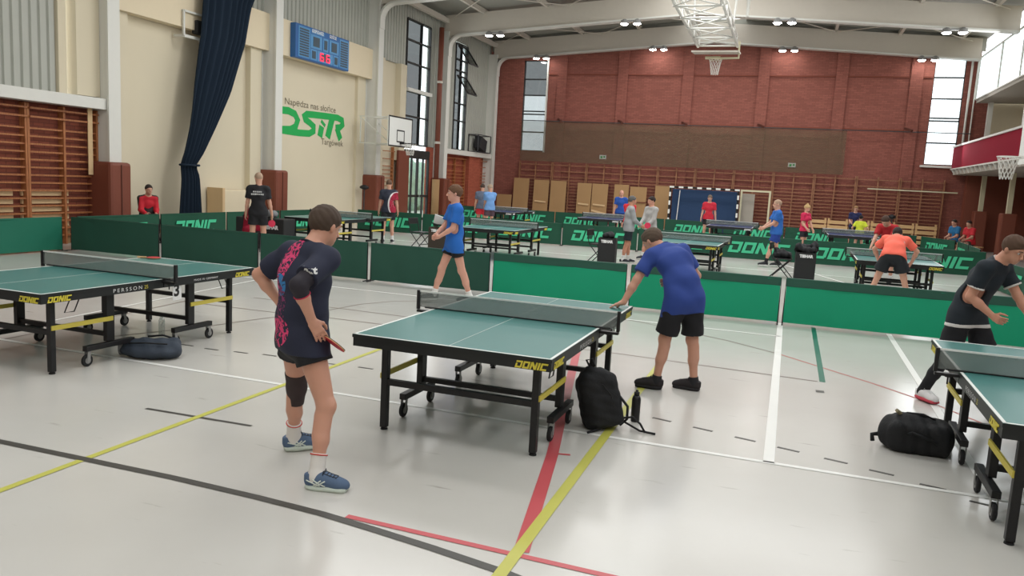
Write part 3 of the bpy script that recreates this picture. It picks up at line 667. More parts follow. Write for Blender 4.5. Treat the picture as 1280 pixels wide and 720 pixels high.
lab1 = ['dark green barrier behind the left table, at the corner by the wall bars', 'dark green barrier behind the racket on the left table, second from the corner', 'dark green barrier directly behind the front man, third from the corner', 'dark green barrier behind the legs of the walking man in blue',
        'bright green barrier beyond the middle table, left of the leaning man', 'bright green barrier right behind the leaning man in blue', 'bright green barrier between the white floor lines at the right', 'bright green barrier behind the navy shirted man at the right edge']
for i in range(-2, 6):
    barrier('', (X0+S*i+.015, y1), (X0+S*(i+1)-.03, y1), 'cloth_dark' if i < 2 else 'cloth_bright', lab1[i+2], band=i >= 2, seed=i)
for i, l in enumerate(('medium green side barrier at the left edge of the photo', )):
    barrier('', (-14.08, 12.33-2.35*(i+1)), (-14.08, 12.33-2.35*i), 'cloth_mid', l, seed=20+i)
lw = ['by the seated man in red and black', 'below the navy curtain', 'just left of the man in the black shirt', 'behind the towel box', 'at the far end of the wall row']
for i in range(4):
    y = 12.68+2.35*i; barrier('', (-14.08, y+2.32), (-14.08, y), 'cloth_adv', 'green lettered barrier along the cream wall, ' + lw[i], seed=30+i)
    o = [c for c in C.objects if c.name.startswith('court_barrier')][-1]
    mb = MB(); letters(mb, donic_polys(1.5, .32), (2.32-.41, .036, .2), (-1, 0, 0), (0, 0, 1), .003); mb.build('barrier_lettering', M['mint'], o)
def row2y(x): return 23.4+(x+14)*.05
l2 = ['at its left end by the cream wall', 'behind the man with the lion shirt', 'behind the walking man in blue', 'between folding chair and leaning man', 'behind the two men in grey sweaters', 'left of the man in blue shirt and shorts', 'behind the dark folding chair and towel box', 'beyond the person in orange']
for i in range(-3, 5):
    x = -6.6+2.35*i; barrier('', (x, row2y(x)), (x+2.33, row2y(x+2.33)), 'cloth_adv', 'green lettered barrier of the middle row, ' + l2[i+3], text=1.75, seed=50+i)
l3 = ['in the far left corner', 'beside the couple at the far left', 'below the first fibreboards', 'below the white striped fibreboards', 'behind the bald man in blue', 'left of the handball goal', 'in front of the blue goal mattress', 'in front of the cream goal frame', 'behind the girl in red', 'behind the yellow shirted person', 'behind the man in the red shirt', 'at the right end by the two seated people']
for i in range(0, 8):
    x = -14.2+2.35*i; barrier('', (x, 32.9), (x+2.33, 32.9), 'cloth_adv', 'green lettered barrier of the far row, ' + l3[i], text=1.55, seed=80+i)
for i, (a, b) in enumerate((((4.7, 32.7), (5.45, 30.5)), ((5.5, 30.4), (5.4, 28.1)), ((5.4, 28.0), (5.25, 25.7)))):
    barrier('', a, b, 'cloth_adv', 'green lettered barrier angled along the right side, ' + ('farthest, by the seated pair', 'middle of three', 'nearest, above the navy shirted man')[i], text=1.5, seed=100+i)
barrier('', (3.25, 15.1), (4.35, 17.1), 'cloth_adv', 'green lettered barrier angled behind the navy shirted man, near the right edge', text=True, seed=110) if False else None
barrier('', (4.7, 20.9), (4.75, 18.6), 'cloth_adv', 'green DONIC side barrier partly hidden behind the navy shirted man', text=1.5, seed=110)

# ================================================================== wall bars
def wall_bars(label, o, ux, nb, bay, ztop, m, rungs, ups_extra=.0, group='wall bars', outn=None, depth=.12):
    ux = Vector(ux); nrm = Vector(outn); t = thing('wall_bars', label, 'wall bars', o, 0, group)
    R = Matrix((ux, nrm, Vector((0, 0, 1)))).transposed()
    for i in range(nb+1): MB().box(ux*(bay*i)+nrm*depth*.5+Vector((0, 0, ztop/2)), (.05, depth, ztop), R).build('upright', m, t)
    for z in rungs: MB().box(ux*(bay*nb/2)+nrm*(depth*.75 if z < ztop-.3 else depth+.04)+Vector((0, 0, z)), (bay*nb, .035, .035), R).build('rung', m, t)
    return t
rz_ = [.22+.155*i for i in range(14)]+[2.52, 2.82]
nm = 0
where = ['far left, beside the leaning boards', 'behind the leftmost fibreboard', 'between the fibreboards at the left', 'behind the white striped fibreboards', 'above the bald man', 'left of the handball goal', 'above the left half of the goal', 'above the right half of the goal', 'above the man in blue shirt and shorts', 'above the girl in red', 'above the yellow shirt', 'above the man in red', 'at the right end by the balcony']
for i in range(11):
    wall_bars('wooden wall bars on the brick far wall, ' + where[i], (-13.35+1.79*i, YF-.1, 0), (1, 0, 0), 2, .86, 2.95, M['wood_far'], rz_, group='wall bars along the far wall', outn=(0, -1, 0))
wl = ['at the left edge of the photo', 'above the left table, next to the white column', 'outside the left edge, nearest']
for i, y in enumerate((12.5, 10.7)):
    wall_bars('reddish wall bars under the white ledge, ' + wl[1-i], (XL+.05, y, 0), (0, 1, 0), 2, .87, 3.0, M['wood'], [.2+.163*j for j in range(15)]+[2.72, 2.9], group='wall bars on the left wall', outn=(1, 0, 0), depth=.16)
wall_bars('short wooden wall bars behind the lion shirt', (XL+.05, 27.75, 0), (0, 1, 0), 1, 1.0, 3.0, M['wood'], rz_, group='wall bars on the left wall', outn=(1, 0, 0))
wall_bars('dark wooden wall bars below the speaker box ledge', (XL+.1, 33.7, 0), (0, 1, 0), 2, 1.2, 2.85, M['wood'], rz_, group='wall bars on the left wall', outn=(1, 0, 0))
wall_bars('wooden wall bars in the far left corner', (XL+.1, 37.9, 0), (0, 1, 0), 1, 1.1, 2.85, M['wood'], rz_, group='wall bars on the left wall', outn=(1, 0, 0))
tag(MB().box((-15.12, 29.45, 1.45), (.12, .95, 2.9)).build('wall_mat', M['pad'], bevel=.03), 'tall red brown mat panel beside the glass door', 'mat')
for i, (y, z) in enumerate(((11.6, .35), (12.95, .35))):
    t = thing('wall_bench', 'cream board bench resting against the wall bars, ' + ('left one' if i == 0 else 'right one'), 'bench', (XL+.085, y, 0), 0, 'benches behind the left bars')
    for j in range(5): MB().box((.0, 0, .45+.17*j), (.05, 1.15, .13)).build('bench_board', M['board_strip'], t)
    MB().box((0, 0, .2), (.05, 1.2, .4)).build('bench_base', M['board'], t)
tag(MB().box((XL+.26, 14.0, 2.3), (.02, .12, 1.5)).build('measuring_strip', M['board_strip']), 'pale strip hung on the wall bars next to the white column', 'strip')

# fibreboards leaning on the far bars
bd = [(-13.15, .82, 2.08, 0), (-12.07, .80, 2.04, 1), (-11.16, .82, 2.04, 0), (-9.80, .72, 2.0, 1), (-9.0, .80, 2.0, 2), (-7.92, .72, 2.02, 0), (-7.08, .82, 1.95, 3), (-5.87, .78, 2.05, 0), (-14.05, .8, 1.2, 0)]
bl_ = ['leftmost tall one', 'with one pale strip, second from left', 'plain, third from left', 'with a pale strip, fourth from left', 'with two pale strips', 'behind the bald man', 'wide one in two pieces', 'next to the striped goal post', 'low one in the corner']
for (x, wd, h, st), l in zip(bd, bl_):
    t = thing('fibreboard', 'tan fibreboard leaning on the far wall bars, ' + l, 'board', (x, 38.9, 0), 0, 'boards leaning on the far wall')
    ang = .06; R = Matrix.Rotation(-ang, 3, 'X')
    MB().box((0, 0, h/2), (wd, .03, h), R).build('board_sheet', M['board'], t)
    if st in (1, 2): MB().box((0, -.06, .95), (wd*.75, .02, .08), Matrix.Rotation(.06, 3, 'Y')).build('board_strip', M['board_strip'], t)
    if st == 2: MB().box((0, -.08, .6), (wd*.9, .02, .09), Matrix.Rotation(.2, 3, 'Y')).build('board_strip', M['board_strip'], t)
    if st == 3: MB().box((0, -.03, 1.2), (wd, .05, .04)).build('board_joint', M['pad'], t)
# benches on their sides at the right
for i in range(6):
    x = .3+1.72*i if i else .6
    x = 1.2+.9*i*1.0
    t = thing('gym_bench', 'light wooden gym bench turned up against the far bars, ' + ['leftmost', 'second from left', 'third from left', 'third from right', 'second from right', 'rightmost'][i], 'bench', (x, 38.75, 0), 0, 'gym benches along the far wall')
    for j in range(4): MB().box((0, -.04, .18+.22*j), (.86, .04, .15)).build('bench_board', M['wood_light'], t)
    for s in (-.38, .38): MB().box((s, 0, .5), (.08, .06, 1.0)).build('bench_post', M['wood_light'], t)
# goals
def goal(label, x, y, striped, w_=3.0, h=2.0):
    t = thing('handball_goal', label, 'goal', (x, y, 0)); c = .08
    def stripes(a, b, n):
        a = Vector(a); b = Vector(b)
        for k_ in range(n):
            p = a+(b-a)*k_/n; q = a+(b-a)*(k_+1)/n
            (wm if (k_ % 2 == 0) else bm).bar(p, q, c)
    wm = MB(); bm = MB()
    if striped:
        stripes((-w_/2-.04, 0, 0), (-w_/2-.04, 0, h), 10); stripes((w_/2+.04, 0, 0), (w_/2+.04, 0, h), 10); stripes((-w_/2-.08, 0, h+.04), (w_/2+.08, 0, h+.04), 15)
        f = wm.build('goal_frame', M['white'], t); bm.build('frame_stripes', M['black'], f)
    else:
        wm.bar((-w_/2, 0, 0), (-w_/2, 0, h), c); wm.bar((w_/2, 0, 0), (w_/2, 0, h), c); wm.bar((-w_/2-.04, 0, h+.04), (w_/2+.04, 0, h+.04), c)
        wm.build('goal_frame', M['goal_cream'], t)
    if striped:
        m = MB()
        for s in (-w_/2, w_/2): m.tube([(s, .04, h), (s, .7, h-.1), (s, .9, .05), (s, 0.05, .03)], .02, 6)
        m.build('goal_support', M['blue_steel'], t)
    return t
g1 = goal('blue and white striped handball goal with a dark blue mat inside', -3.8, 37.6, True)
MB().box((0, .35, .98), (2.95, .2, 1.95), Matrix.Rotation(.02, 3, 'X')).build('blue_mat', M['goal_blue'], g1, bevel=.04)
MB().bar((-1.2, .2, 0), (-1.12, .2, 1.9), .035).build('mat_strap', M['wlet'], g1)
g2 = goal('cream goal frame standing right of the striped goal', -1.53, 38.1, False, w_=1.25, h=2.0)
tag(MB().box((-1.87, 38.4, .95), (.6, .1, 1.9)).build('grey_mat', M['soffit'], bevel=.02), 'grey mat standing between the two goal frames', 'mat')
# protective net on the far wall
tag(MB().box((-5.6, YF-.38, 3.98), (15.4, .01, 2.0)).build('protective_net', M['green_net']), 'grey green protective net hanging along the brick far wall', 'net')
t = thing('net_wire', 'thin wire with clips holding the net on the far wall', 'wire', (0, YF-.45, 5.0)); m = MB(); m.tube([(-13.3, 0, 0), (7, 0, -.05)], .02, 6); m.build('wire', M['blue_steel'], t)
for i, x in enumerate((-11.3, -8.2, -5.1, -1.6, 4.6)): MB().bar((x-.15, .3, .12), (x+.1, -.05, .0), .1).build('wire_bracket', M['pad_seam'], t)
for x, l in ((-9.05, 'small white exit sign on the far wall, left of the goal'), (-1.0+.9, 'small white exit sign on the far wall above the girl in red')):
    t = thing('exit_sign', l, 'sign', (x, YF-.035, 3.33)); MB().box((0, 0, 0), (.34, .06, .2)).build('sign_box', M['wlet'], t, bevel=.01)
    m = MB(); m.box((-.06, -.035, -.01), (.1, .004, .1)); m.box((.08, -.035, .01), (.08, .004, .08)); m.build('sign_symbol', M['logo'], t)
t = tag(MB().box((5.0, YF-.3, 2.42), (3.6, .05, .05)).build('rail', M['goal_cream']), 'pale horizontal rail across the right wall bars', 'rail')

# ================================================================== curtain
def curtain():
    t = thing('curtain', 'long navy curtain gathered and tied low against the cream wall', 'curtain', (0, 0, 0))
    key = [(8.9, 18.0, 20.6), (6.3, 17.3, 19.2), (5.3, 17.2, 18.95), (3.9, 16.9, 18.3), (2.86, 16.73, 17.65), (1.95, 16.48, 17.05), (1.86, 16.5, 17.0), (1.7, 16.46, 17.06), (.7, 16.36, 17.15), (.06, 16.3, 17.2)]
    n = 96; rows = 60; vs = []; fs = []
    zs = [k_[0] for k_ in key][::-1]; a = [k_[1] for k_ in key][::-1]; b = [k_[2] for k_ in key][::-1]
    for j in range(rows+1):
        z = .06+(8.84)*(j/rows)**1.3; y0 = np.interp(z, zs, a); y1_ = np.interp(z, zs, b)
        wdt = y1_-y0; amp = .03+.03*min(1, wdt/1.5)
        for i in range(n+1):
            u = i/n; y = y0+wdt*u; x = -14.72+amp*math.sin(u*2*PI*8+.9*math.sin(z*.8)+1.1*math.sin(u*9))+.12*math.sin(PI*u)-.06*math.exp(-((z-1.86)/.2)**2)
            vs.append((x, y, z))
    for j in range(rows):
        for i in range(n): q = j*(n+1)+i; fs.append((q, q+1, q+n+2, q+n+1))
    mb = MB(); mb.add(vs, fs); o = mb.build('curtain_cloth', M['curtain'], t, smooth=True)
    s = o.modifiers.new('thick', 'SOLIDIFY'); s.thickness = .015
    m = MB(); m.tube([(-14.72+.17*math.cos(q*PI/8), 16.74+.3*math.sin(q*PI/8), 1.88) for q in range(17)], .03, 8); m.build('curtain_tie', M['curtain'], t, smooth=True)
curtain()
# ================================================================== scoreboard
t = thing('scoreboard', 'blue electronic scoreboard with red digits on the cream beam', 'scoreboard', (-14.86, 21.48, 5.36))
W_, H_ = 3.14, 1.04
MB().box((-.09, W_/2, H_/2), (.2, W_, H_)).build('scoreboard_case', M['score_blue'], t, bevel=.02)
def sbox(name, u0, v0, u1, v1, m, th=.006, dx=.012, par=None):
    return MB().box((dx+th/2, (u0+u1)/2*W_, (1-(v0+v1)/2)*H_), (th, (u1-u0)*W_, (v1-v0)*H_)).build(name, m, par or t)
for n_, (u0, v0, u1, v1) in {'name_panel': (.045, .06, .245, .95), 'name_panel_right': (.8, .06, .985, .95)}.items():
    p_ = sbox(n_, u0, v0, u1, v1, M['score_light']); 
    for j in range(11): sbox('name_row', u0+.02, v0+.05+.075*j, u1-.02, v0+.1+.075*j, M['score_dark'], dx=.02, par=p_)
for (u0, v0, u1, v1) in ((.255, .19, .46, .6), (.48, .2, .58, .6), (.6, .19, .785, .6), (.255, .63, .375, .95), (.385, .63, .67, .95), (.68, .63, .785, .95)):
    p_ = sbox('display_panel', u0, v0, u1, v1, M['score_light']); q = .22*(u1-u0); r_ = .15*(v1-v0)
    sbox('display', u0+q, v0+r_, u1-q, v1-r_, M['score_dark'], dx=.02, par=p_)
a_ = sbox('title_plate', .27, .05, .5, .16, M['score_light'])
for txt, u, f in (('GOSPODARZE', .275, .66), ('GOŚCIE', .6, .42)):
    m = MB(); text_mb(m, txt, .14, (.022, u*W_, .87*H_), (0, 1, 0), (0, 0, 1), fit=f, bold=.004); m.build('lettering', M['wlet'], t)
for u in (.43, .545):
    m = MB(); seg = [((0, 1), (1, 1)), ((0, .5), (1, .5)), ((0, 0), (1, 0)), ((0, 0), (0, .5)), ((0, .5), (0, 1)), ((1, 0), (1, .5))]
    for a, b in seg: m.bar((.03, u*W_+a[0]*.18, .1+a[1]*.22), (.03, u*W_+b[0]*.18, .1+b[1]*.22), .045, .01, up=(1, 0, 0))
    m.build('led_digit', M['led'], t)
# ================================================================== lettering on the wall
def wallpt(u, v): return u, v
t = thing('wall_lettering', 'green letter emblem with grey slogan painted on the cream wall', 'sign', (XL+.004, 0, 0))
mb = MB()
for pts, wd in (([(20.95, 3.72), (21.42, 3.735), (21.87, 3.75), (22.22, 3.68), (22.38, 3.5), (22.27, 3.28), (21.99, 3.17), (21.44, 3.13), (20.95, 3.12)], .23),
                ([(21.44, 3.12), (21.89, 3.11), (22.49, 3.10), (23.05, 3.12), (23.3, 3.22), (23.3, 3.37), (23.05, 3.48), (22.8, 3.56), (22.75, 3.66), (22.89, 3.74), (23.39, 3.76), (24.07, 3.78), (24.77, 3.79), (25.08, 3.73), (25.12, 3.58), (24.95, 3.47), (24.66, 3.44)], .22),
                ([(23.9, 3.57), (23.84, 3.47)], .30), ([(23.79, 3.42), (23.68, 3.06)], .30), ([(24.44, 3.76), (24.16, 3.06)], .32), ([(24.74, 3.44), (25.0, 3.05)], .27)):
    letters(mb, ribbon(pts, wd), (0, 0, 0), (0, 1, 0), (0, 0, 1), .004)
mb.build('emblem', M['logo'], t)
mb = MB()
for z in (3.26, 3.35, 3.44, 3.53, 3.6): mb.box((0, 21.36, z), (.006, .22, .028))
mb.build('emblem_teeth', M['logo_text'], t)
mb = MB(); text_mb(mb, 'Napędza nas słońce', .30, (.003, 21.67, 3.94), (0, 1, 0), (0, 0, 1), fit=2.97); mb.build('slogan', M['logo_text'], t)
mb = MB(); text_mb(mb, 'Targówek', .30, (.003, 23.76, 2.81), (0, 1, 0), (0, 0, 1), fit=1.42); mb.build('slogan', M['logo_text'], t)
# ================================================================== basketball
def net_mb(c, r, h, axis=(0, 0, -1), n=12, rb=.55):
    m = MB(); rows = 5
    def P(j, i):
        f = j/rows; rr_ = r*(1-(1-rb)*f**.8); a = 2*PI*(i+.5*(j % 2))/n; return Vector(c)+Vector((rr_*math.cos(a), rr_*math.sin(a), -h*f))
    for j in range(rows):
        for i in range(n):
            m.tube([P(j, i), P(j+1, i)], .006, 4, False); m.tube([P(j, i), P(j+1, i-1 if j % 2 == 0 else i+1)], .006, 4, False)
    return m
def rim(c, r=.225): return MB().tube([(c[0]+r*math.cos(a*PI/12), c[1]+r*math.sin(a*PI/12), c[2]) for a in range(25)], .012, 8)
t = thing('basketball_hoop', 'white backboard with basket on a swing arm in front of the tall window', 'basketball hoop', (-13.6, 26.2, 0))
MB().box((0, 0, 3.45), (.04, 1.85, 1.05)).build('backboard', M['white'], t)
m = MB()
for z in (2.935, 3.965): m.box((.022, 0, z), (.006, 1.85, .05))
for y in (-.9, .9): m.box((.022, y, 3.45), (.006, .05, 1.05))
for z in (3.1, 3.5): m.box((.022, 0, z), (.006, .59, .045))
for y in (-.28, .28): m.box((.022, y, 3.3), (.006, .045, .42))
m.build('board_marking', M['black'], t)
m = rim((.42, 0, 3.05)); m.box((.12, 0, 3.05), (.2, .12, .06)); m.build('rim', M['black'], t, smooth=False); net_mb((.42, 0, 3.05), .22, .42).build('basket_net', M['rope'], t)
m = MB()
for y in (-.5, .5):
    for z in (3.0, 3.95): m.bar((-.02, y, z), (-1.4, y, z), .035)
    m.bar((-.1, y, 3.0), (-1.4, y, 3.95), .025)
for z in (3.0, 3.95): m.bar((-.1, -.5, z), (-1.3, .5, z), .025); m.bar((-.1, .5, z), (-1.3, -.5, z), .025)
for x in (-.1, -1.35):
    for y in (-.5, .5): m.bar((x, y, 3.0), (x, y, 3.95), .035)
m.build('support_frame', M['steel_white'], t)
# right hoop
t = thing('basketball_hoop', 'basketball hoop with white net at the right edge, under the red balcony front', 'basketball hoop', (4.93, 20.6, 0))
MB().box((0, 0, 3.45), (.04, 1.8, 1.05)).build('backboard', M['white'], t)
m = rim((-.42, 0, 3.05)); m.box((-.12, 0, 3.05), (.2, .12, .06)); m.build('rim', M['steel_white'], t); net_mb((-.42, 0, 3.05), .22, .5).build('basket_net', M['rope'], t)
m = MB()
for z in (3.1, 3.9): m.bar((0, .3, z), (1.5, .3, z), .05); m.bar((0, -.3, z), (1.5, -.3, z), .05)
m.build('support_frame', M['steel_white'], t)
# raised ceiling basket
t = thing('ceiling_basket', 'white lattice basketball frame folded up under the roof, with its basket', 'basketball hoop', (-2.8, 28.2, 0))
m = MB(); zt, zl = 7.12, 6.78
ch = [(-.66, zl), (.64, zl), (-.66, zt), (.64, zt)]
for x, z in ch: m.tube([(x*(1 if z == zl else .9), 0, z), (x*.95, -9.0, z+.15)], .05, 8)
m.build('main_chords', M['steel_white'], t, smooth=True)
m = MB()
for k_ in range(6):
    ya, yb = -.1-1.5*k_, -.1-1.5*(k_+1)
    for z in (zl,): m.tube([(-.66, ya, z), (.64, ya, z)], .028, 6); m.tube([(-.66, ya, z), (.64, yb, z+.02)], .02, 6); m.tube([(.64, ya, z), (-.66, yb, z+.02)], .02, 6)
    for x in (-.62, .6): m.tube([(x, ya, zl), (x, yb, zt)], .02, 6); m.tube([(x, ya, zl), (x, ya, zt)], .024, 6)
m.build('lattice_bracing', M['steel_white'], t, smooth=True)
m = MB()
for x in (-.6, .6):
    for y in (-2.0, -6.5): m.tube([(x, y, zt), (x*1.2, y+.3, zr(-2.8+x)-.1)], .035, 6)
m.tube([(.95, -1.2, 7.5), (.95, -1.2, 8.9)], .05, 6)
m.build('hanging_rod', M['steel_white'], t)
MB().box((-.05, .1, 6.6), (1.55, 1.0, .05), Matrix.Rotation(.08, 3, 'X')).build('backboard', M['steel_grey'], t)
m = MB(); m.tube([(.68, .1, 6.95), (.7, .1, 6.42), (-.05, .1, 6.4)], .04, 8); m.tube([(-.4, .1, 6.42), (.1, .1, 6.42)], .05, 8); m.build('hoop_bracket', M['goal_cream'], t)
m = rim((-.05, .1, 6.36), .215); m.build('rim', M['goal_cream'], t); net_mb((-.05, .1, 6.36), .21, .5).build('basket_net', M['rope'], t)
# wall bracket behind the curtain, box and speaker on the ledge
t = thing('wall_bracket', 'white metal bracket holding a dark lamp beside the curtain', 'bracket', (-15.0, 17.3, 5.15))
m = MB()
for y in (-.45, .45): m.bar((0, y, 0), (0, y, .62), .05); m.bar((0, y, 0), (-.3, y, 0), .05); m.bar((0, y, .62), (-.3, y, .62), .05)
m.bar((0, -.45, 0), (0, .45, 0), .07); m.bar((0, -.45, .62), (0, .45, .62), .05); m.build('bracket_frame', M['steel_white'], t)
MB().box((-.05, .2, .3), (.2, .4, .35)).build('dark_lamp', M['speaker'], t, bevel=.03)
t = thing('speaker_cage', 'dark loudspeaker in a wire cage on the ledge in the far left corner', 'speaker', (-14.95, 37.4, 3.22))
m = MB()
for x in (-.25, .25):
    for y in (-.85, .85): m.bar((x, y, 0), (x, y, .85), .04)
    for z in (.02, .85): m.bar((x, -.85, z), (x, .85, z), .04)
for y in (-.85, .85):
    for z in (.02, .85): m.bar((-.25, y, z), (.25, y, z), .04)
m.build('cage', M['blue_steel'], t)
sp = MB().box((0, .1, .42), (.36, .9, .62), Matrix.Rotation(-.25, 3, 'X')).build('speaker_box', M['speaker'], t, bevel=.04)
t = thing('drain_pipe', 'thick red brown pipe running up beside the fourth wall column', 'pipe', (-14.9, 32.25, 0)); m = MB(); m.tube([(0, 0, 1.8), (0, 0, 8.3)], .11, 12); m.build('pipe_tube', M['pad'], t, smooth=True)
m = MB(); [m.lathe([(.14, -.05), (.14, .05)], (0, 0, z), 12) for z in (3.4, 6.0)]; m.build('pipe_clamp', M['steel_grey'], t); MB().tube([(0, 0, 0), (0, 0, 1.8)], .17, 12).build('pipe_cover', M['board'], t, smooth=True)
t = thing('mop_stand', 'dark headed pole leaning on the cream wall behind the court', 'pole', (-14.9, 26.0, 0)); MB().tube([(0, 0, 0), (0, 0, 1.35)], .025, 6).build('pole_shaft', M['blue_steel'], t); MB().lathe([(.03, 1.3), (.17, 1.36), (.17, 1.42), (.05, 1.48)], (0, 0, 0), 12).build('pole_head', M['black'], t, smooth=True)
t = thing('mop_stand', 'dark headed pole beside the benches at the right of the far row', 'pole', (4.2, 37.8, 0)); MB().tube([(0, 0, 0), (0, 0, 1.2)], .025, 6).build('pole_shaft', M['blue_steel'], t); MB().lathe([(.03, 1.15), (.15, 1.2), (.15, 1.3), (.05, 1.36)], (0, 0, 0), 12).build('pole_head', M['black'], t, smooth=True)
t = thing('low_cupboard', 'low cream box standing against the wall right of the curtain', 'box', (-15.05, 18.9, 0)); MB().box((0, .0, .62), (.5, 1.5, 1.24)).build('cupboard_body', M['beam_cream'], t, bevel=.02); MB().box((0.02, -.78, .65), (.52, .1, 1.3)).build('cupboard_side', M['board_strip'], t)

# ================================================================== towel boxes, chairs, bags, bottles, rackets
def towel_box(x, y, rz, label, m='box_black', text=True, w_=.42, h=.66):
    t = thing('towel_box', label, 'box', (x, y, 0), rz, 'towel boxes')
    b_ = MB(); th = .012
    for s in (-1, 1): b_.box((s*w_/2, 0, h/2), (th, w_, h)); b_.box((0, s*w_/2, h/2), (w_, th, h))
    b_.box((0, 0, .02), (w_, w_, .02)); b_.build('box_body', M[m], t)
    if text:
        mb = MB(); text_mb(mb, 'TIBHAR', .09, (-w_*.35, -w_/2-.009, h-.11), (1, 0, 0), (0, 0, 1), fit=w_*.7, bold=.006); mb.build('lettering', M['wlet'], t)
    return t
towel_box(-4.15, 19.2, .1, 'black towel box beside the folding chair, left of the man in the grey sweater', 'box_black')
towel_box(.45, 19.4, .05, 'black lettered towel box right of the folding chair, before the girl in red', 'box_black')
towel_box(-8.35, 18.4, .1, 'dark brown towel box behind the walking man in blue', 'box_brown')
def lumpy(name, c, r, m, seed, parent=None, res=.02):
    s = SDF(); s.chain(.08); rn = random.Random(seed)
    for i in range(10): s.rc((c[0]+rn.uniform(-r, r)*.6, c[1]+rn.uniform(-r, r)*.5, c[2]+rn.uniform(0, r)*.3), (c[0]+rn.uniform(-r, r)*.6, c[1]+rn.uniform(-r, r)*.5, c[2]+rn.uniform(0, r)*.55), r*.14, r*.2)
    return s.build(name, M[m], parent, res, wrinkle=lambda X, Y, Z: .010*np.sin(34*X+20*Z)*np.sin(30*Y+8*X)+.004*np.sin(70*X+40*Z))
tag(lumpy('towel', (-4.15, 19.2, .68), .19, 'bag_black', 4), 'dark crumpled towel on the towel box left of the grey sweater', 'towel')
tag(lumpy('sports_bag', (.45, 19.4, .68), .34, 'bag_black', 5), 'black sports bag lying on the lettered towel box', 'bag')
# umpire desk: wide black box with two labels near the man in the black shirt
t = thing('umpire_table', 'wide black covered umpire table beside the man in the black shirt', 'table', (-11.75, 15.9, 0), .05)
MB().box((0, 0, .38), (1.3, .5, .72)).build('table_cover', M['box_black'], t, bevel=.02)
for u, f in ((-.45, .22), (.1, .42)):
    mb = MB(); text_mb(mb, 'TIBHAR', .12, (u, -.262, .5), (1, 0, 0), (0, 0, 1), fit=f, bold=.008); mb.build('lettering', M['wlet'], t)
tag(lumpy('towel', (-11.6, 15.9, .78), .2, 'bag_grey', 8), 'crumpled grey cloth on the black umpire table', 'towel')
def folding_chair(x, y, rz, label):
    t = thing('folding_chair', label, 'chair', (x, y, 0), rz, 'dark folding chairs')
    m = MB()
    for s in (-.2, .2):
        m.tube([(s, -.22, 0), (s, .2, .46), (s, .28, .8)], .012, 6); m.tube([(s*.9, .24, 0), (s*.9, -.2, .45)], .012, 6)
    m.tube([(-.2, -.1, .14), (.2, -.1, .14)], .01, 6); m.build('chair_frame', M['black'], t)
    MB().box((0, .0, .455), (.4, .38, .025)).build('seat', M['black'], t, bevel=.008); MB().box((0, .27, .74), (.4, .03, .16)).build('backrest', M['black'], t, bevel=.01)
    return t
folding_chair(-4.45, 19.6, 1.4, 'dark folding chair left of the black towel box, behind the leaning man')
folding_chair(-.05, 19.7, 1.4, 'dark folding chair left of the lettered towel box')
folding_chair(-9.1, 18.9, 1.4, 'dark folding chair behind the walking man in blue')
tag(lumpy('jacket', (-.05, 19.7, .5), .28, 'bag_black', 11), 'black jacket heaped on the folding chair left of the lettered box', 'jacket')
t = thing('score_flipper', 'white table scoreboard tilted on the brown towel box', 'scoreboard', (-8.35, 18.4, .69)); MB().box((0, 0, .14), (.3, .02, .24), Matrix.Rotation(.3, 3, 'X') @ Matrix.Rotation(.3, 3, 'Y')).build('flip_cards', M['wlet'], t); MB().box((0, .02, .02), (.34, .1, .04)).build('flipper_base', M['black'], t)

# backpack beside the middle table
def backpack():
    t = thing('backpack', 'black backpack leaning upright against the middle table leg', 'bag', (-1.30, 6.10, 0), .55)
    s = SDF(); s.chain(.05); R = Matrix.Rotation(-.22, 3, 'Y') @ Matrix.Rotation(-.1, 3, 'X')
    s.bx((0, 0, .22), (.10, .05, .15), .06, R); s.bx((-.045, .0, .36), (.06, .035, .06), .05, R); s.bx((.03, -.08, .16), (.08, .02, .09), .035, R)
    s.rc((-.05, 0, .42), (-.1, .01, .47), .05, .03); s.rc((.16, .02, .08), (.1, 0, .2), .05, .05)
    s.build('bag_body', M['bag_black'], t, .008, wrinkle=lambda X, Y, Z: .004*np.sin(38*X+22*Z)*np.sin(30*Y+12*Z)+.002*np.sin(90*Z+20*X))
    MB().tube([(.12, -.08, .30), (.2, -.12, .2), (.21, -.1, .09), (.17, -.06, .03)], .011, 6).build('bag_strap', M['bag_black'], t, smooth=True); MB().tube([(.17, -.1, .1), (.24, -.14, .12), (.3, -.16, .07), (.33, -.2, .01)], .009, 6).build('bag_strap', M['bag_black'], t, smooth=True); MB().tube([(.2, -.08, .06), (.3, -.16, .012), (.4, -.24, .01)], .009, 6).build('bag_strap', M['bag_black'], t, smooth=True); MB().tube([(-.1, .0, .5), (-.13, 0, .55), (-.08, 0, .56), (-.06, 0, .5)], .01, 6).build('bag_strap', M['bag_black'], t, smooth=True); MB().tube([(-.02, -.12, .02), (-.14, -.18, .012)], .01, 6).build('bag_strap', M['bag_black'], t, smooth=True)
    m = MB(); m.tube([(-.02, -.105, .38), (.05, -.13, .3), (.1, -.14, .15)], .004, 5); m.build('zipper', M['rubber'], t)
backpack()
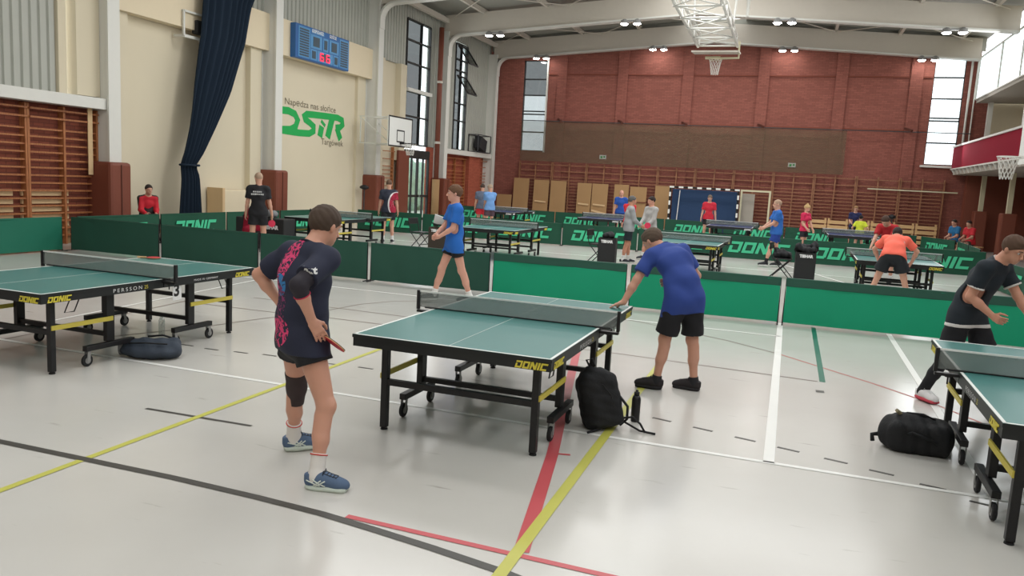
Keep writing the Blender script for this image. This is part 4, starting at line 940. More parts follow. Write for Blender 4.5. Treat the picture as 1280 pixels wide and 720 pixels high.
def duffel():
    t = thing('sports_bag', 'large black sports bag lying on the floor beside the right table', 'bag', (1.11, 6.74, 0), -.1); t.scale = (.84, .84, .9)
    s = SDF(); s.chain(.06)
    s.bx((0, 0, .13), (.19, .1, .06), .075, Matrix.Rotation(.12, 3, 'Z')); s.rc((-.2, .05, .12), (.18, .06, .19), .1, .1); s.el((-.06, .02, .24), (.2, .12, .08)); s.el((-.24, .0, .13), (.09, .13, .12)); s.el((.2, -.02, .12), (.1, .13, .12))
    s.build('bag_body', M['bag_black'], t, .008, wrinkle=lambda X, Y, Z: .006*np.sin(26*X+14*Z)*np.sin(24*Y+9*X)+.003*np.sin(60*X+30*Y))
    MB().tube([(-.2, .06, .26), (-.1, .02, .315), (.03, 0, .325), (.14, .04, .28)], .014, 6).build('bag_strap', M['bag_black'], t, smooth=True); MB().tube([(-.24, -.12, .1), (-.05, -.19, .2), (.15, -.17, .14), (.25, -.1, .05)], .012, 6).build('bag_strap', M['bag_black'], t, smooth=True); MB().tube([(-.33, -.02, .1), (-.38, -.03, .09), (-.37, -.06, .04)], .02, 6).build('bag_strap', M['bag_black'], t, smooth=True)
    MB().box((-.16, -.0, .31), (.1, .05, .03), Matrix.Rotation(.6, 3, 'Y') @ Matrix.Rotation(.4, 3, 'Z')).build('khaki_flap', M['khaki'], t, bevel=.01)
duffel()
def blue_bag():
    t = thing('sports_bag', 'slack slate coloured bag lying under the left table', 'bag', (-5.85, 6.12, 0), .28)
    s = SDF(); s.chain(.05); s.rc((-.2, 0, .09), (.2, .02, .08), .09, .09); s.el((.0, -.05, .07), (.28, .13, .07)); s.rc((-.12, .08, .12), (.2, .1, .14), .05, .045)
    s.build('bag_body', M['bag_blue'], t, .01, wrinkle=lambda X, Y, Z: .008*np.sin(30*X+14*Z)*np.sin(24*Y+9*X))
    MB().lathe([(.075, -.02), (.085, 0), (.085, .02), (.06, .025)], (-.29, -.01, .09), 18, axis=(-1, -.2, 0)).build('mesh_pocket', M['bag_grey'], t, smooth=True)
    MB().tube([(-.18, -.1, .15), (0, -.13, .17), (.2, -.08, .16)], .008, 6).build('bag_strap', M['bag_black'], t, smooth=True); MB().tube([(-.1, .12, .18), (.05, .13, .2), (.22, .1, .17)], .01, 6).build('bag_strap', M['bag_black'], t, smooth=True)
blue_bag()
t = thing('water_bottle', 'black drinking bottle standing right of the backpack', 'bottle', (-1.05, 6.4, 0))
MB().lathe([(.034, 0), (.037, .006), (.037, .19), (.03, .215), (.02, .225)], (0, 0, 0), 24).build('bottle_body', M['bottle'], t, smooth=True)
MB().lathe([(.022, .222), (.023, .25), (.012, .252), (.012, .268), (.006, .27)], (0, 0, 0), 20).build('bottle_cap', M['rubber'], t, smooth=True)
t = thing('water_bottle', 'clear plastic bottle standing on the floor behind the slate bag', 'bottle', (-6.5, 6.95, 0))
MB().lathe([(.03, 0), (.034, .01), (.034, .17), (.024, .2), (.013, .22)], (0, 0, 0), 20).build('bottle_body', M['clear'], t, smooth=True); MB().lathe([(.014, .22), (.014, .24)], (0, 0, 0), 14).build('bottle_cap', M['wlet'], t)

def racket(label, loc, R, m='rack_red', back='rack_black'):
    t = thing('table_tennis_racket', label, 'racket', loc, 0); t.rotation_mode = 'QUATERNION'; t.rotation_quaternion = R.to_quaternion()
    out = [(.076*math.cos(a)*1.0, .104+.08*math.sin(a)) for a in [(-PI/2+.42)+(2*PI-.84)*i/26 for i in range(27)]]
    def blade(z, th, mm, nm): MB().prism(out, (0, 0, z), (1, 0, 0), (0, 1, 0), th).build(nm, mm, t)
    blade(-.003, .006, M['rack_wood'], 'racket_blade'); blade(.003, .003, M[m], 'racket_rubber'); blade(-.006, .003, M[back], 'racket_rubber')
    MB().box((0, -.035, 0), (.028, .11, .022)).build('racket_handle', M['rack_wood'], t, bevel=.006)
    return t
racket('red racket lying on the far half of the left table', (-7.32, 7.56, TH+.012), Matrix.Rotation(-1.2, 3, 'Z'))
# ================================================================== people
SK = {}
def skin(rgb): 
    k = tuple(rgb)
    if k not in SK:
        m = mat('skin_%d' % (len(SK)+1), rgb, .5, noise=.05, nscale=6); b = m.node_tree.nodes['Principled BSDF']
        b.inputs['Subsurface Weight'].default_value = .08; b.inputs['Subsurface Radius'].default_value = (.01, .004, .002); SK[k] = m
    return SK[k]
FM = {}
def fab(rgb, name='fabric', **k):
    key = (tuple(rgb), name)
    if key not in FM: FM[key] = mat('%s_%d' % (name, len(FM)+1), rgb, .8, noise=.05, nscale=10, bump=.12, bscale=220, **k)
    return FM[key]
V3 = lambda *a: Vector(a)
def ik(A, T, l1, l2, hint):
    A = Vector(A); T = Vector(T); d = T-A; L = min(max(d.length, abs(l1-l2)+.01), (l1+l2)*.999); u = d.normalized(); T = A+u*L
    a = (l1*l1-l2*l2+L*L)/(2*L); h = math.sqrt(max(l1*l1-a*a, 0)); hp = Vector(hint); hp = (hp-u*hp.dot(u)).normalized()
    return A+u*a+hp*h, T
def rotX(v, a): return Matrix.Rotation(a, 3, 'X') @ v
def person(name_label, loc, rz, sp, group=None):
    g = sp.get; s = g('h', 1.8)/1.8; res = g('res', .013); t = thing('person', name_label, 'person', (loc[0], loc[1], g('z0', 0)), rz, group)
    near = res < .009
    def tl(p):   # world point -> this person's own coordinates
        v = Vector(p)-Vector((loc[0], loc[1], g('z0', 0))); return Matrix.Rotation(-rz, 3, 'Z') @ v
    up = V3(0, 0, 1)
    P = Vector(g('pelvis', (0, 0, .94)))*1.0; P = V3(P.x, P.y, P.z*s)
    a1, a2, a3, a4 = g('lean', (0, .03, .08, .12)); sd = g('side', 0.0); tw = g('twist', 0.0); ptw = g('ptwist', 0.0)
    def ax(a, f, side=None):  # direction after leaning forward by a
        tz = ptw+(tw-ptw)*f; d = V3(0, math.sin(a), math.cos(a)); d = Matrix.Rotation(sd*f if side is None else side, 3, 'Y') @ d; return Matrix.Rotation(tz, 3, 'Z') @ d
    def lx(f): return (Matrix.Rotation(ptw+(tw-ptw)*f, 3, 'Z') @ (Matrix.Rotation(sd*f, 3, 'Y') @ V3(1, 0, 0)))
    W = P+ax(a1, .2)*.15*s; CH = W+ax(a2, .7)*.23*s; NB = CH+ax(a3, 1)*.20*s
    x0, x1, x2 = lx(0), lx(.5), lx(1)
    HD = NB+(Matrix.Rotation(tw, 3, 'Z') @ V3(math.sin(g('neckside', 0)), math.sin(a4), math.cos(a4))).normalized()*.163*s
    b = g('build', 1.0); fem = g('female', False)
    ak = .085*s
    hipL, hipR = P-x0*.095*s, P+x0*.095*s; thl, shl = .43*s, .42*s
    LA, RA = g('LA', (-.12, 0)), g('RA', (.12, 0))
    LA = V3(LA[0], LA[1], ak if len(LA) < 3 else LA[2]); RA = V3(RA[0], RA[1], ak if len(RA) < 3 else RA[2])
    kL, LA = ik(hipL, LA, thl, shl, g('LKh', (-.1, 1, 0))); kR, RA = ik(hipR, RA, thl, shl, g('RKh', (.1, 1, 0)))
    sw = (.175 if not fem else .155)*s*min(1.1, .8+.2*b); SC = CH+ax(a3, 1)*.128*s; drop = g('shrug', 0)
    sL, sR = SC-x2*sw+up*drop, SC+x2*sw+up*drop
    ua, fa = .29*s, .255*s
    eL, wL = ik(sL, g('LW', (-.26, .06, .80)) if 'LWw' not in sp else tl(sp['LWw']), ua, fa, g('LEh', (-.3, -1, 0)))
    eR, wR = ik(sR, g('RW', (.26, .06, .80)) if 'RWw' not in sp else tl(sp['RWw']), ua, fa, g('REh', (.3, -1, 0)))
    # ---------------- body
    B = SDF(); B.chain(.05*s)
    B.ec(P-up*.02*s, W, (.155*s*b, .115*s*b), (.132*s*b, .10*s*b), x0).ec(W, CH, (.132*s*b, .10*s*b), (.155*s*b, .115*s*b), x1).ec(CH, CH+(NB-CH)*.62, (.155*s*b, .112*s*b), (.125*s, .08*s), x2)
    neck_b = NB-(NB-CH).normalized()*.03*s
    B.rc(neck_b, sL, .055*s, .052*s).rc(neck_b, sR, .055*s, .052*s)
    if fem:
        f_ = ax(a3+1.5, 1)
        for q in (-1, 1): B.el(CH+x2*q*.07*s+f_*.09*s, (.06*s,)*3)
    fwdh = Matrix.Rotation(g('hyaw', 0)+tw, 3, 'Z') @ Matrix.Rotation(-g('hpitch', .1), 3, 'X') @ Matrix.Rotation(g('hroll', 0), 3, 'Y')
    hs = s*g('hscale', 1.04)
    def hp(x, y, z): return HD+fwdh @ (Vector((x, y, z))*hs)
    B.chain(.02*s, .025*s); B.rc(neck_b, hp(0, -.02, -.05), .066*s*(.88 if fem else 1), .060*s*(.88 if fem else 1))
    B.chain(.022*hs, .03*hs)
    B.el(hp(0, -.012, .028), (.076*hs, .097*hs, .088*hs), fwdh).el(hp(0, .025, -.045), (.058*hs, .064*hs, .066*hs), fwdh).el(hp(0, .062, -.088), (.026*hs, .022*hs, .02*hs), fwdh)
    B.el(hp(0, .074, .026), (.052*hs, .016*hs, .013*hs), fwdh)
    B.chain(.008*hs, .012*hs); B.rc(hp(0, .088, .012), hp(0, .108, -.026), .008*hs, .0125*hs).el(hp(0, .104, -.03), (.018*hs, .012*hs, .009*hs), fwdh)
    B.el(hp(0, .086, -.054), (.023*hs, .009*hs, .006*hs), fwdh).el(hp(0, .083, -.066), (.02*hs, .009*hs, .006*hs), fwdh)
    for q in (-1, 1): B.el(hp(q*.076, -.006, -.006), (.011*hs, .019*hs, .031*hs), fwdh @ Matrix.Rotation(q*.3, 3, 'Z'))
    if near:
        for q in (-1, 1): B.sub(np.array(hp(q*.031, .098, .008)), .017*hs)
    fr = 1.0 if near else 1.25
    legr = g('legs', 1.0)
    for hip, kn, an, yaw, q in ((hipL, kL, LA, g('LF', .15), -1), (hipR, kR, RA, g('RF', -.15), 1)):
        sh = an-kn; kf = (Matrix.Rotation(yaw, 3, 'Z') @ V3(0, 1, 0)); fd = kf
        B.chain(.03*s, .05*s); B.rc(hip+V3(0, 0, .0), kn, .088*s*legr*b, .056*s*legr)
        bk = (-fd - sh.normalized()*(-fd).dot(sh.normalized())).normalized()
        B.rc(kn, kn+sh*.5, .052*s*legr, .047*s*legr).rc(kn+sh*.5, an, .045*s*legr, .035*s).rc(kn+sh*.16+bk*.022*s, kn+sh*.42+bk*.022*s, .04*s*legr, .036*s*legr)
        B.el(kn+fd*.02*s, (.04*s, .035*s, .045*s))
        B.rc(an, an-up*.03*s+fd*.10*s, .034*s, .026*s).rc(an-up*.04*s, an-up*.05*s+fd*.15*s, .03*s, .024*s)
    AR = {}
    for shd, el_, wr, q, nm in ((sL, eL, wL, -1, 'L'), (sR, eR, wR, 1, 'R')):
        B.chain(.02*s, .022*s); B.rc(shd, el_, .053*s*g('arms', 1), .041*s*g('arms', 1)).rc(el_, el_+(wr-el_)*.35, .041*s, .041*s*g('arms', 1)).rc(el_+(wr-el_)*.35, wr, .04*s*g('arms', 1), .027*s)
        B.el(el_+(shd-el_)*.42, (.05*s*g('arms', 1),)*3)
        d = Vector(g(nm+'Hd', tuple(wr-el_))).normalized(); n = Vector(g(nm+'Hn', (-q, 0, 0))); n = (n-d*n.dot(d)); n = n.normalized() if n.length > .05 else d.orthogonal().normalized()
        th = d.cross(n)*q; cu = g(nm+'C', .35); hs2 = s*.98
        B.chain(.012*s, .014*s); pc = wr+d*.045*hs2
        R = Matrix((th, d, n)).transposed()
        B.bx(pc+d*.008, (.024*hs2, .030*hs2, .003*hs2), .0125*hs2, R); B.rc(wr-d*.01, wr+d*.03, .026*s, .024*s)
        tips = []
        for i, (o_, ln_, rad) in enumerate(((.031, .070, .0088), (.0105, .078, .0090), (-.0105, .072, .0086), (-.031, .058, .0078))):
            B.chain(.006*s, .008*s); p = wr+d*.084*hs2+th*o_*hs2; dd = (d+th*o_*2.5*g(nm+'spread', 1)).normalized(); c_ = cu*(1+.12*i)
            for j, fl_ in enumerate((.45, .31, .24)):
                dd = (dd*math.cos(c_)+n*math.sin(c_)).normalized() if j or cu > .5 else (dd*math.cos(c_*.6)+n*math.sin(c_*.6)).normalized(); nn2 = (n-dd*n.dot(dd))
                nn2 = nn2.normalized() if nn2.length > .05 else n
                q2 = p+dd*ln_*fl_*hs2*1.05; B.rc(p, q2, rad*fr*hs2*(1-.06*j), rad*fr*hs2*(.95-.08*j)); p = q2
                # bend axis follows the finger
                n_next = (nn2*math.cos(c_)-dd*math.sin(c_)*0); 
            tips.append(p)
        B.chain(.008*s, .01*s); p = wr+d*.025*hs2+th*.026*hs2; q1 = p+(d*.62+th*.6+n*.35).normalized()*.042*hs2; q2 = q1+(d*.85+th*.2+n*(.35+cu*.5)).normalized()*.034*hs2; q3 = q2+(d*.9-th*.05+n*(.3+cu*.7)).normalized()*.026*hs2
        B.rc(p, q1, .014*fr*hs2, .0115*fr*hs2).rc(q1, q2, .0108*fr*hs2, .0098*fr*hs2).rc(q2, q3, .0096*fr*hs2, .0078*fr*hs2)
        AR[nm] = dict(w=wr, e=el_, s=shd, d=d, n=n, th=th, pc=pc)
    body = B.build('body', skin(g('skin', (206, 158, 136))), t, res)
    # ---------------- hair
    hair = g('hair', (60, 46, 38))
    if hair is not None:
        H = SDF(); H.chain(.015*hs); th_ = g('hairt', .010)
        H.el(hp(0, -.014, .032), ((.078+th_*.6)*hs, (.099+th_)*hs, (.088+th_)*hs), fwdh)
        if g('hairtop', 0): H.el(hp(0, .035, .085), (.055*hs, .055*hs, (.025+g('hairtop'))*hs), fwdh)
        nrm = fwdh @ V3(0, .62, -.78); H.cut(hp(0, 0, g('hairc', -.005)-.0), nrm)
        H.cut(hp(0, -.02, -.07), fwdh @ V3(0, 0, -1))
        if g('bun'): H.cuts = H.cuts; H.chain(.01, .01); H.el(hp(0, -.05, .13), (.035*hs,)*3)
        H.build('hair', fab(hair, 'hair'), t, res*.8, wrinkle=(lambda X, Y, Z: .0025*np.sin(130*X+40*Z)*np.sin(110*Y+70*Z)) if near else None)
        if g('beard'):
            H = SDF(); H.chain(.01); H.el(hp(0, .028, -.05), (.0605*hs, .0665*hs, .068*hs), fwdh).el(hp(0, .063, -.09), (.029*hs, .024*hs, .022*hs), fwdh); H.cut(hp(0, 0, -.045), fwdh @ V3(0, -.25, 1)); H.build('beard', fab(g('beard'), 'hair'), t, res*.8)
    if near:
        for q in (-1, 1):
            e_ = MB().lathe([(.001, -.0115), (.008, -.008), (.0115, 0), (.008, .008), (.001, .0115)], (0, 0, 0), 14).build('eye', fab((190, 184, 180), 'eye'), t, smooth=True); e_.location = hp(q*.031, .0795, .008)
            MB().lathe([(.0055, 0), (.001, .0022)], (0, 0, 0), 12, axis=tuple(fwdh @ V3(0, 1, 0))).build('iris', M['rubber'], e_).location = fwdh @ V3(0, .0108, 0)
            br = SDF(); br.chain(.004); br.rc(hp(q*.014, .093, .03), hp(q*.046, .081, .031), .0045*hs, .003*hs); br.build('eyebrow', fab(g('hair', (60, 46, 38)) or (120, 100, 84), 'hair'), t, .003)
    # ---------------- clothes
    fwr = lambda k1, am: (lambda X, Y, Z: am*(np.sin(k1*X+.6*k1*Z+1.3*np.sin(9*Y))*np.sin(.8*k1*Y-.5*k1*Z)+.6*np.sin(1.7*k1*Z+9*X)*np.sin(1.3*k1*X)))
    shirt = g('shirt', ((40, 80, 160), .5, .0))
    objs = dict(body=body)
    if shirt:
        col, sl, ext = shirt[:3]; o = .013*s; S_ = SDF(); S_.chain(.05*s); lo = P-up*(.06+ext)*s
        S_.ec(P-up*.02*s, W, (.155*s*b+.024, .115*s*b+.024), (.146*s*b+.020, .108*s*b+.022), x0).ec(W, CH, (.146*s*b+.020, .108*s*b+.022), (.157*s*b+o, .115*s*b+o), x1).ec(CH, CH+(NB-CH)*.62, (.158*s*b+o, .115*s*b+o), (.128*s+o, .083*s+o), x2)
        S_.rc(neck_b, sL, .056*s+o*.8, .06*s+o).rc(neck_b, sR, .056*s+o*.8, .06*s+o)
        if fem:
            for q in (-1, 1): S_.el(CH+x2*q*.07*s+ax(a3+1.5, 1)*.09*s, (.06*s+o,)*3)
        for nm in 'LR':
            A = AR[nm]; q = -1 if nm == 'L' else 1
            if sl <= .55 and sl > .05:
                e1 = A['s']+(A['e']-A['s'])*(sl*1.45); S_.chain(.03*s, .04*s); S_.rc(A['s'], e1, .062*s+o, .058*s+o*1.4)
                S_.cut(e1, A['e']-A['s'], (np.array(e1+(A['e']-A['s']).normalized()*.07*s), .125*s))
            elif sl > .55:
                wq = A['e']+(A['w']-A['e'])*min(1, (sl-.5)*2); S_.chain(.03*s, .035*s); S_.rc(A['s'], A['e'], .058*s+o, .05*s+o).rc(A['e'], wq, .05*s+o, .032*s+o)
                S_.cut(wq, A['w']-A['e'], (np.array(wq+(A['w']-A['e']).normalized()*.06*s), .09*s))
        nd = (NB-CH).normalized(); nfront = Matrix.Rotation(tw, 3, 'Z') @ V3(0, 1, 0)
        S_.cut(NB+nd*.0*s+up*.012*s, nd+nfront*.35, (np.array(NB+up*.04*s), .095*s))
        for hip, kn in ((hipL, kL), (hipR, kR)): S_.chain(.03*s, .05*s); S_.rc(hip, hip+(kn-hip)*.45, .088*s*b*legr+.024, .080*s*b*legr+.026)
        hemd = -up if a1 < .25 else -(W-P).normalized(); hemp = P+hemd*(.06+ext)*s
        S_.cut(hemp, hemd, (np.array(P-up*.12*s), .36*s) if sl > .55 else None)
        so = S_.build('shirt', g('shirtmat') or fab(col), t, res, wrinkle=fwr(g('wk', 22), g('wa', .0045))); objs['shirt'] = so
        # collar
        m = MB(); cc = NB+up*.008*s; R = Matrix((x2, (nd+nfront*.35).normalized().cross(x2), (nd+nfront*.35).normalized())).transposed()
        m.tube([cc+R @ V3(.066*s*math.cos(q_*PI/10), .066*s*math.sin(q_*PI/10), 0) for q_ in range(21)], .007*s, 6); m.build('collar', g('collarmat') or fab(tuple(int(c*.8) for c in col)), t, smooth=True)
        if g('cuff'):
            for nm in 'LR':
                A = AR[nm]; e1 = A['s']+(A['e']-A['s'])*(sl*1.45); dd = (A['e']-A['s']).normalized(); m = SDF(); m.chain(.01); m.rc(e1-dd*.016*s, e1-dd*.004, .064*s+o, .064*s+o); m.cut(e1+dd*.006, dd); m.cut(e1-dd*.014*s, -dd); m.build('sleeve_cuff', fab(g('cuff')), t, res)
        if g('hemband'):
            m = SDF(); m.chain(.05*s); m.ec(P-up*.02*s, W, (.155*s*b+.028, .115*s*b+.028), (.146*s*b+.024, .108*s*b+.024), x0); [(m.chain(.03*s, .05*s), m.rc(hip, hip+(kn-hip)*.45, .088*s*b*legr+.028, .080*s*b*legr+.030)) for hip, kn in ((hipL, kL), (hipR, kR))]; m.cut(hemp-hemd*.002, hemd); m.cut(hemp-hemd*.035, -hemd); m.build('shirt_hem', fab(g('hemband')), t, res)
    sh_ = g('shorts', ((26, 27, 30), .62))
    if sh_:
        col, fr_ = sh_; S_ = SDF(); S_.chain(.05*s); o = .016*s; S_.ec(P-up*.02*s, P+(W-P)*.5, (.155*b*s+.009, .115*s*b+.009), (.143*b*s+.010, .107*s*b+.010), x0)
        for hip, kn in ((hipL, kL), (hipR, kR)):
            e1 = hip+(kn-hip)*fr_; S_.chain(.03*s, .05*s); r1 = .088*s*b*legr+(.062-.088)*s*fr_; fl2 = g('flare', .022)
            S_.rc(hip, e1+(kn-hip).normalized()*.05*s, .088*s*b*legr+.009, (r1+o+fl2*s) if fr_ < .9 else r1+o*.7); dd = (kn-hip).normalized(); S_.cut(e1, dd+up*-.0, (np.array(e1+dd*.12*s), .2*s if fr_ < .9 else .12*s)) if fr_ < .95 else None
            if fr_ >= .95:
                an = LA if hip is hipL else RA; S_.rc(kn, an+(kn-an)*.05, .06*s+o*.5, .042*s+o*.4)
        objs['shorts'] = S_.build('shorts' if fr_ < .95 else 'trousers', g('shortmat') or fab(col), t, res, wrinkle=fwr(26, .005))
    for hip, kn, an, yaw, nm in ((hipL, kL, LA, g('LF', .15), 'L'), (hipR, kR, RA, g('RF', -.15), 'R')):
        fd = Matrix.Rotation(yaw, 3, 'Z') @ V3(0, 1, 0); sd_ = V3(fd.y, -fd.x, 0); R = Matrix((sd_, fd, up)).transposed(); g0 = an-up*(ak)
        sc_c = g('sock', (225, 225, 222)); shl_ = g('sockh', .12)
        if sc_c:
            S_ = SDF(); S_.chain(.03*s); kk = (kn-an).normalized(); S_.rc(an-up*.03*s, an+kk*(shl_+.02)*s, .045*s, .046*s+.06*shl_*.5*s).rc(an-up*.01*s, an-up*.035*s+fd*.1*s, .044*s, .034*s); S_.cut(an+kk*shl_*s, kk); so = S_.build('sock', fab(sc_c), t, min(res, .009))
            if g('sockring'):
                m = MB(); c = an+kk*(shl_-.008)*s; xx = kk.orthogonal().normalized(); yy = kk.cross(xx)
                m.tube([c+(xx*math.cos(q_*PI/10)+yy*math.sin(q_*PI/10))*(.0475*s+.06*shl_*.5*s) for q_ in range(21)], .004, 6); m.build('sock_stripe', fab(g('sockring')), so, smooth=True)
        shc = g('shoe', (40, 42, 48)); S_ = SDF(); S_.chain(.03*s)
        c = g0+fd*.06*s
        S_.rc(g0+up*.045*s-fd*.025*s, g0+up*.05*s+fd*.03*s, .042*s, .042*s).rc(g0+up*.045*s+fd*.03*s, g0+up*.038*s+fd*.17*s, .044*s, .033*s).rc(g0+up*.06*s-fd*.03*s, g0+up*.085*s-fd*.035*s, .036*s, .037*s).el(g0+up*.035*s+fd*.15*s, (.045*s, .063*s, .030*s), R).rc(g0+up*.074*s+fd*.025*s, g0+up*.05*s+fd*.13*s, .044*s, .033*s)
        S_.cut(g0+up*.018*s, -up); S_.cut(g0+up*.108*s, up-fd*.25)
        shoe = S_.build('shoe', g('shoemat') or fab(shc, 'shoe'), t, min(res, .007 if near else .012))
        S_ = SDF(); S_.chain(.03*s); S_.bx(g0+up*.013*s-fd*.01*s, (.022*s, .04*s, .0*s+.001), .0125*s, R).bx(g0+up*.013*s+fd*.1*s, (.03*s, .09*s, .001), .0125*s, R)
        S_.ec(g0+up*.014*s-fd*.03*s, g0+up*.014*s+fd*.17*s, (.043*s, .013*s), (.046*s, .013*s), sd_)
        S_.build('sole', fab(g('sole', (215, 218, 214)), 'sole'), shoe, min(res, .008 if near else .012))
        if near:
            bv = BVHTree.FromPolygons([v.co for v in shoe.data.vertices], [tuple(p.vertices) for p in shoe.data.polygons])
            def snap(p, dr, off=.0015):
                h = bv.ray_cast(p-dr*.15, dr); return (h[0]-dr*off) if h[0] is not None and (h[0]-p).length < .08 else p
            m = MB()
            for i in range(5):
                f = .055+.020*i; m.tube([snap(g0+fd*(f+.006*(1-abs(q_)))*s+sd_*.024*q_*s+up*.07*s, -up) for q_ in (-1, -.5, 0, .5, 1)], .0032, 5)
            m.tube([snap(g0+fd*(.06+.08*q_)*s+sd_*(.022-.004*q_)*s+up*.07*s, -up) for q_ in (0, .33, .66, 1)], .0028, 5); m.tube([snap(g0+fd*(.06+.08*q_)*s-sd_*(.022-.004*q_)*s+up*.07*s, -up) for q_ in (0, .33, .66, 1)], .0028, 5)
            top_ = snap(g0+fd*.055*s+up*.09*s, -up); m.tube([top_, top_+sd_*.022*s+up*.008*s, top_+sd_*.036*s-up*.014*s, top_+up*.002], .0026, 5); m.tube([top_, top_-sd_*.022*s+up*.008*s, top_-sd_*.036*s-up*.014*s, top_+up*.002], .0026, 5)
            m.build('shoelace', fab(g('lace', (220, 222, 220)), 'lace'), shoe, smooth=True)
            if g('shoestripe'):
                m = MB()
                for q in (-1, 1):
                    for (fa_, ha, fb_, hb) in ((-.01, .075, .075, .032), (.015, .032, .075, .066), (-.045, .062, .045, .036), (.0, .03, .05, .07)):
                        m.tube([snap(g0+fd*(fa_+(fb_-fa_)*k_/7)*s+up*(ha+(hb-ha)*k_/7)*s+sd_*q*.04*s, -sd_*q, .0008) for k_ in range(8)], .0042, 5)
                m.build('shoe_stripe', fab(g('shoestripe'), 'stripe'), shoe, smooth=True)
    objs.update(t=t, AR=AR, kL=kL, kR=kR, hipL=hipL, hipR=hipR, LA=LA, RA=RA, s=s, NB=NB, CH=CH, P=P, W=W, HD=HD, lx=x2)
    return objs
def decal(o, polys_vs_fs, origin, ux, uy, look, m, parent, name='lettering', off=.002):
    """lay flat lettering on a garment: every point is dropped along `look` on to the cloth"""
    bv = BVHTree.FromPolygons([v.co for v in o.data.vertices], [tuple(p.vertices) for p in o.data.polygons]); vs, fs = polys_vs_fs; out = []
    look = Vector(look).normalized()
    for x, y in vs:
        p = Vector(origin)+Vector(ux)*x+Vector(uy)*y; h = bv.ray_cast(p-look*.4, look); q = h[0] if h[0] is not None and (h[0]-p).length < .12 else p
        out.append(q-look*off)
    mb = MB(); mb.add(out, fs); return mb.build(name, m, parent)
def flat_text(txt, size, fit=None, bold=0):
    vs, fs = text_polys(txt, size, bold=bold); x0 = min(v[0] for v in vs); x1 = max(v[0] for v in vs); k = (fit/(x1-x0)) if fit else 1
    return [((v[0]-x0)*k, v[1]) for v in vs], fs
# ------------------------------------------------------------------ people placed in the hall
def rzof(hx, hy): return math.atan2(-hx, hy)
SKN = (204, 152, 130)
# printed shirt of the front man: navy with pink and blue brush marks on the back
def printed(name, base, marks):
    m = mat(name, base, .8, noise=.08, bump=.12, bscale=220); nt = m.node_tree; b = nt.nodes['Principled BSDF']
    src = b.inputs['Base Color'].links[0].from_socket; tc = nt.nodes.new('ShaderNodeTexCoord')
    for (cx, cz, rx, rz_2, col, sc_, th) in marks:
        sp2 = nt.nodes.new('ShaderNodeSeparateXYZ'); nt.links.new(tc.outputs['Object'], sp2.inputs[0])
        nz = nt.nodes.new('ShaderNodeTexNoise'); nz.inputs['Scale'].default_value = sc_; nz.inputs['Distortion'].default_value = 1.5; nt.links.new(tc.outputs['Object'], nz.inputs['Vector'])
        def mth(op, a, b_=None):
            n = nt.nodes.new('ShaderNodeMath'); n.operation = op
            for i, q in enumerate((a, b_)):
                if q is None: continue
                if isinstance(q, (int, float)): n.inputs[i].default_value = q
                else: nt.links.new(q, n.inputs[i])
            return n.outputs[0]
        dx = mth('DIVIDE', mth('SUBTRACT', sp2.outputs[0], cx), rx); dz = mth('DIVIDE', mth('SUBTRACT', sp2.outputs[2], cz), rz_2)
        d = mth('ADD', mth('MULTIPLY', dx, dx), mth('MULTIPLY', dz, dz)); ins = mth('LESS_THAN', d, 1.0); back = mth('LESS_THAN', sp2.outputs[1], .06)
        mk = mth('MULTIPLY', mth('MULTIPLY', mth('GREATER_THAN', nz.outputs['Fac'], th), ins), back)
        mx = nt.nodes.new('ShaderNodeMix'); mx.data_type = 'RGBA'; nt.links.new(mk, mx.inputs[0]); nt.links.new(src, mx.inputs[6]); mx.inputs[7].default_value = lin(col)+(1,); src = mx.outputs[2]
    nt.links.new(src, b.inputs['Base Color']); return m
pk, bq = (214, 66, 116), (52, 120, 176)
front_print = printed('printed_shirt', (38, 42, 62), [(.0, 1.36, .075, .17, pk, 26, .50), (.02, 1.22, .07, .07, bq, 22, .47), (.03, 1.06, .07, .16, (128, 50, 96), 34, .54), (.03, .93, .11, .10, pk, 24, .50)])
A1 = person('person in a navy shirt with pink splashes and a dark knee sleeve, hand on hip', (-2.85, 4.25), -.63, dict(
    h=1.80, res=.0068, pelvis=(.03, -.02, .885), lean=(.02, .06, .22, .75), twist=.30, ptwist=.1, hyaw=.05, hpitch=.3, hscale=1.05, build=1.1, skin=SKN, hair=(74, 60, 50), hairt=.012, hairc=-.012,
    LA=(-.355, .075), RA=(.355, -.03), LKh=(-.1, 1, 0), RKh=(.25, 1, 0), LF=-.15, RF=-.74,
    RWw=(-2.66, 4.06, 1.03), REh=(.55, -1, .1), RHd=(.15, .55, -1), RHn=(-1, .1, 0), RC=.28, LWw=(-3.06, 4.32, 1.05), LEh=(-1, -.75, .1), LHd=(.5, .3, -.8), LHn=(1, .3, 0), LC=.3,
    shirt=((38, 42, 62), .5, .03), shirtmat=front_print, shorts=((24, 24, 28), .36), flare=.014, sock=(224, 220, 216), sockh=.13, sockring=(196, 70, 60), shoe=(84, 104, 132), sole=(196, 206, 196), shoestripe=(214, 222, 214), lace=(60, 64, 72), wk=20, wa=.006))
t = A1['t']; s = A1['s']
S_ = SDF(); S_.chain(.03); kn, hp_, an = A1['kL'], A1['hipL'], A1['LA']
S_.rc(kn+(hp_-kn)*.30, kn, .074, .064).rc(kn, kn+(an-kn)*.30, .064, .056); S_.cut(kn+(hp_-kn)*.30, (hp_-kn)); S_.cut(kn+(an-kn)*.30, (an-kn))
S_.build('knee_sleeve', fab((58, 46, 46)), t, .007)
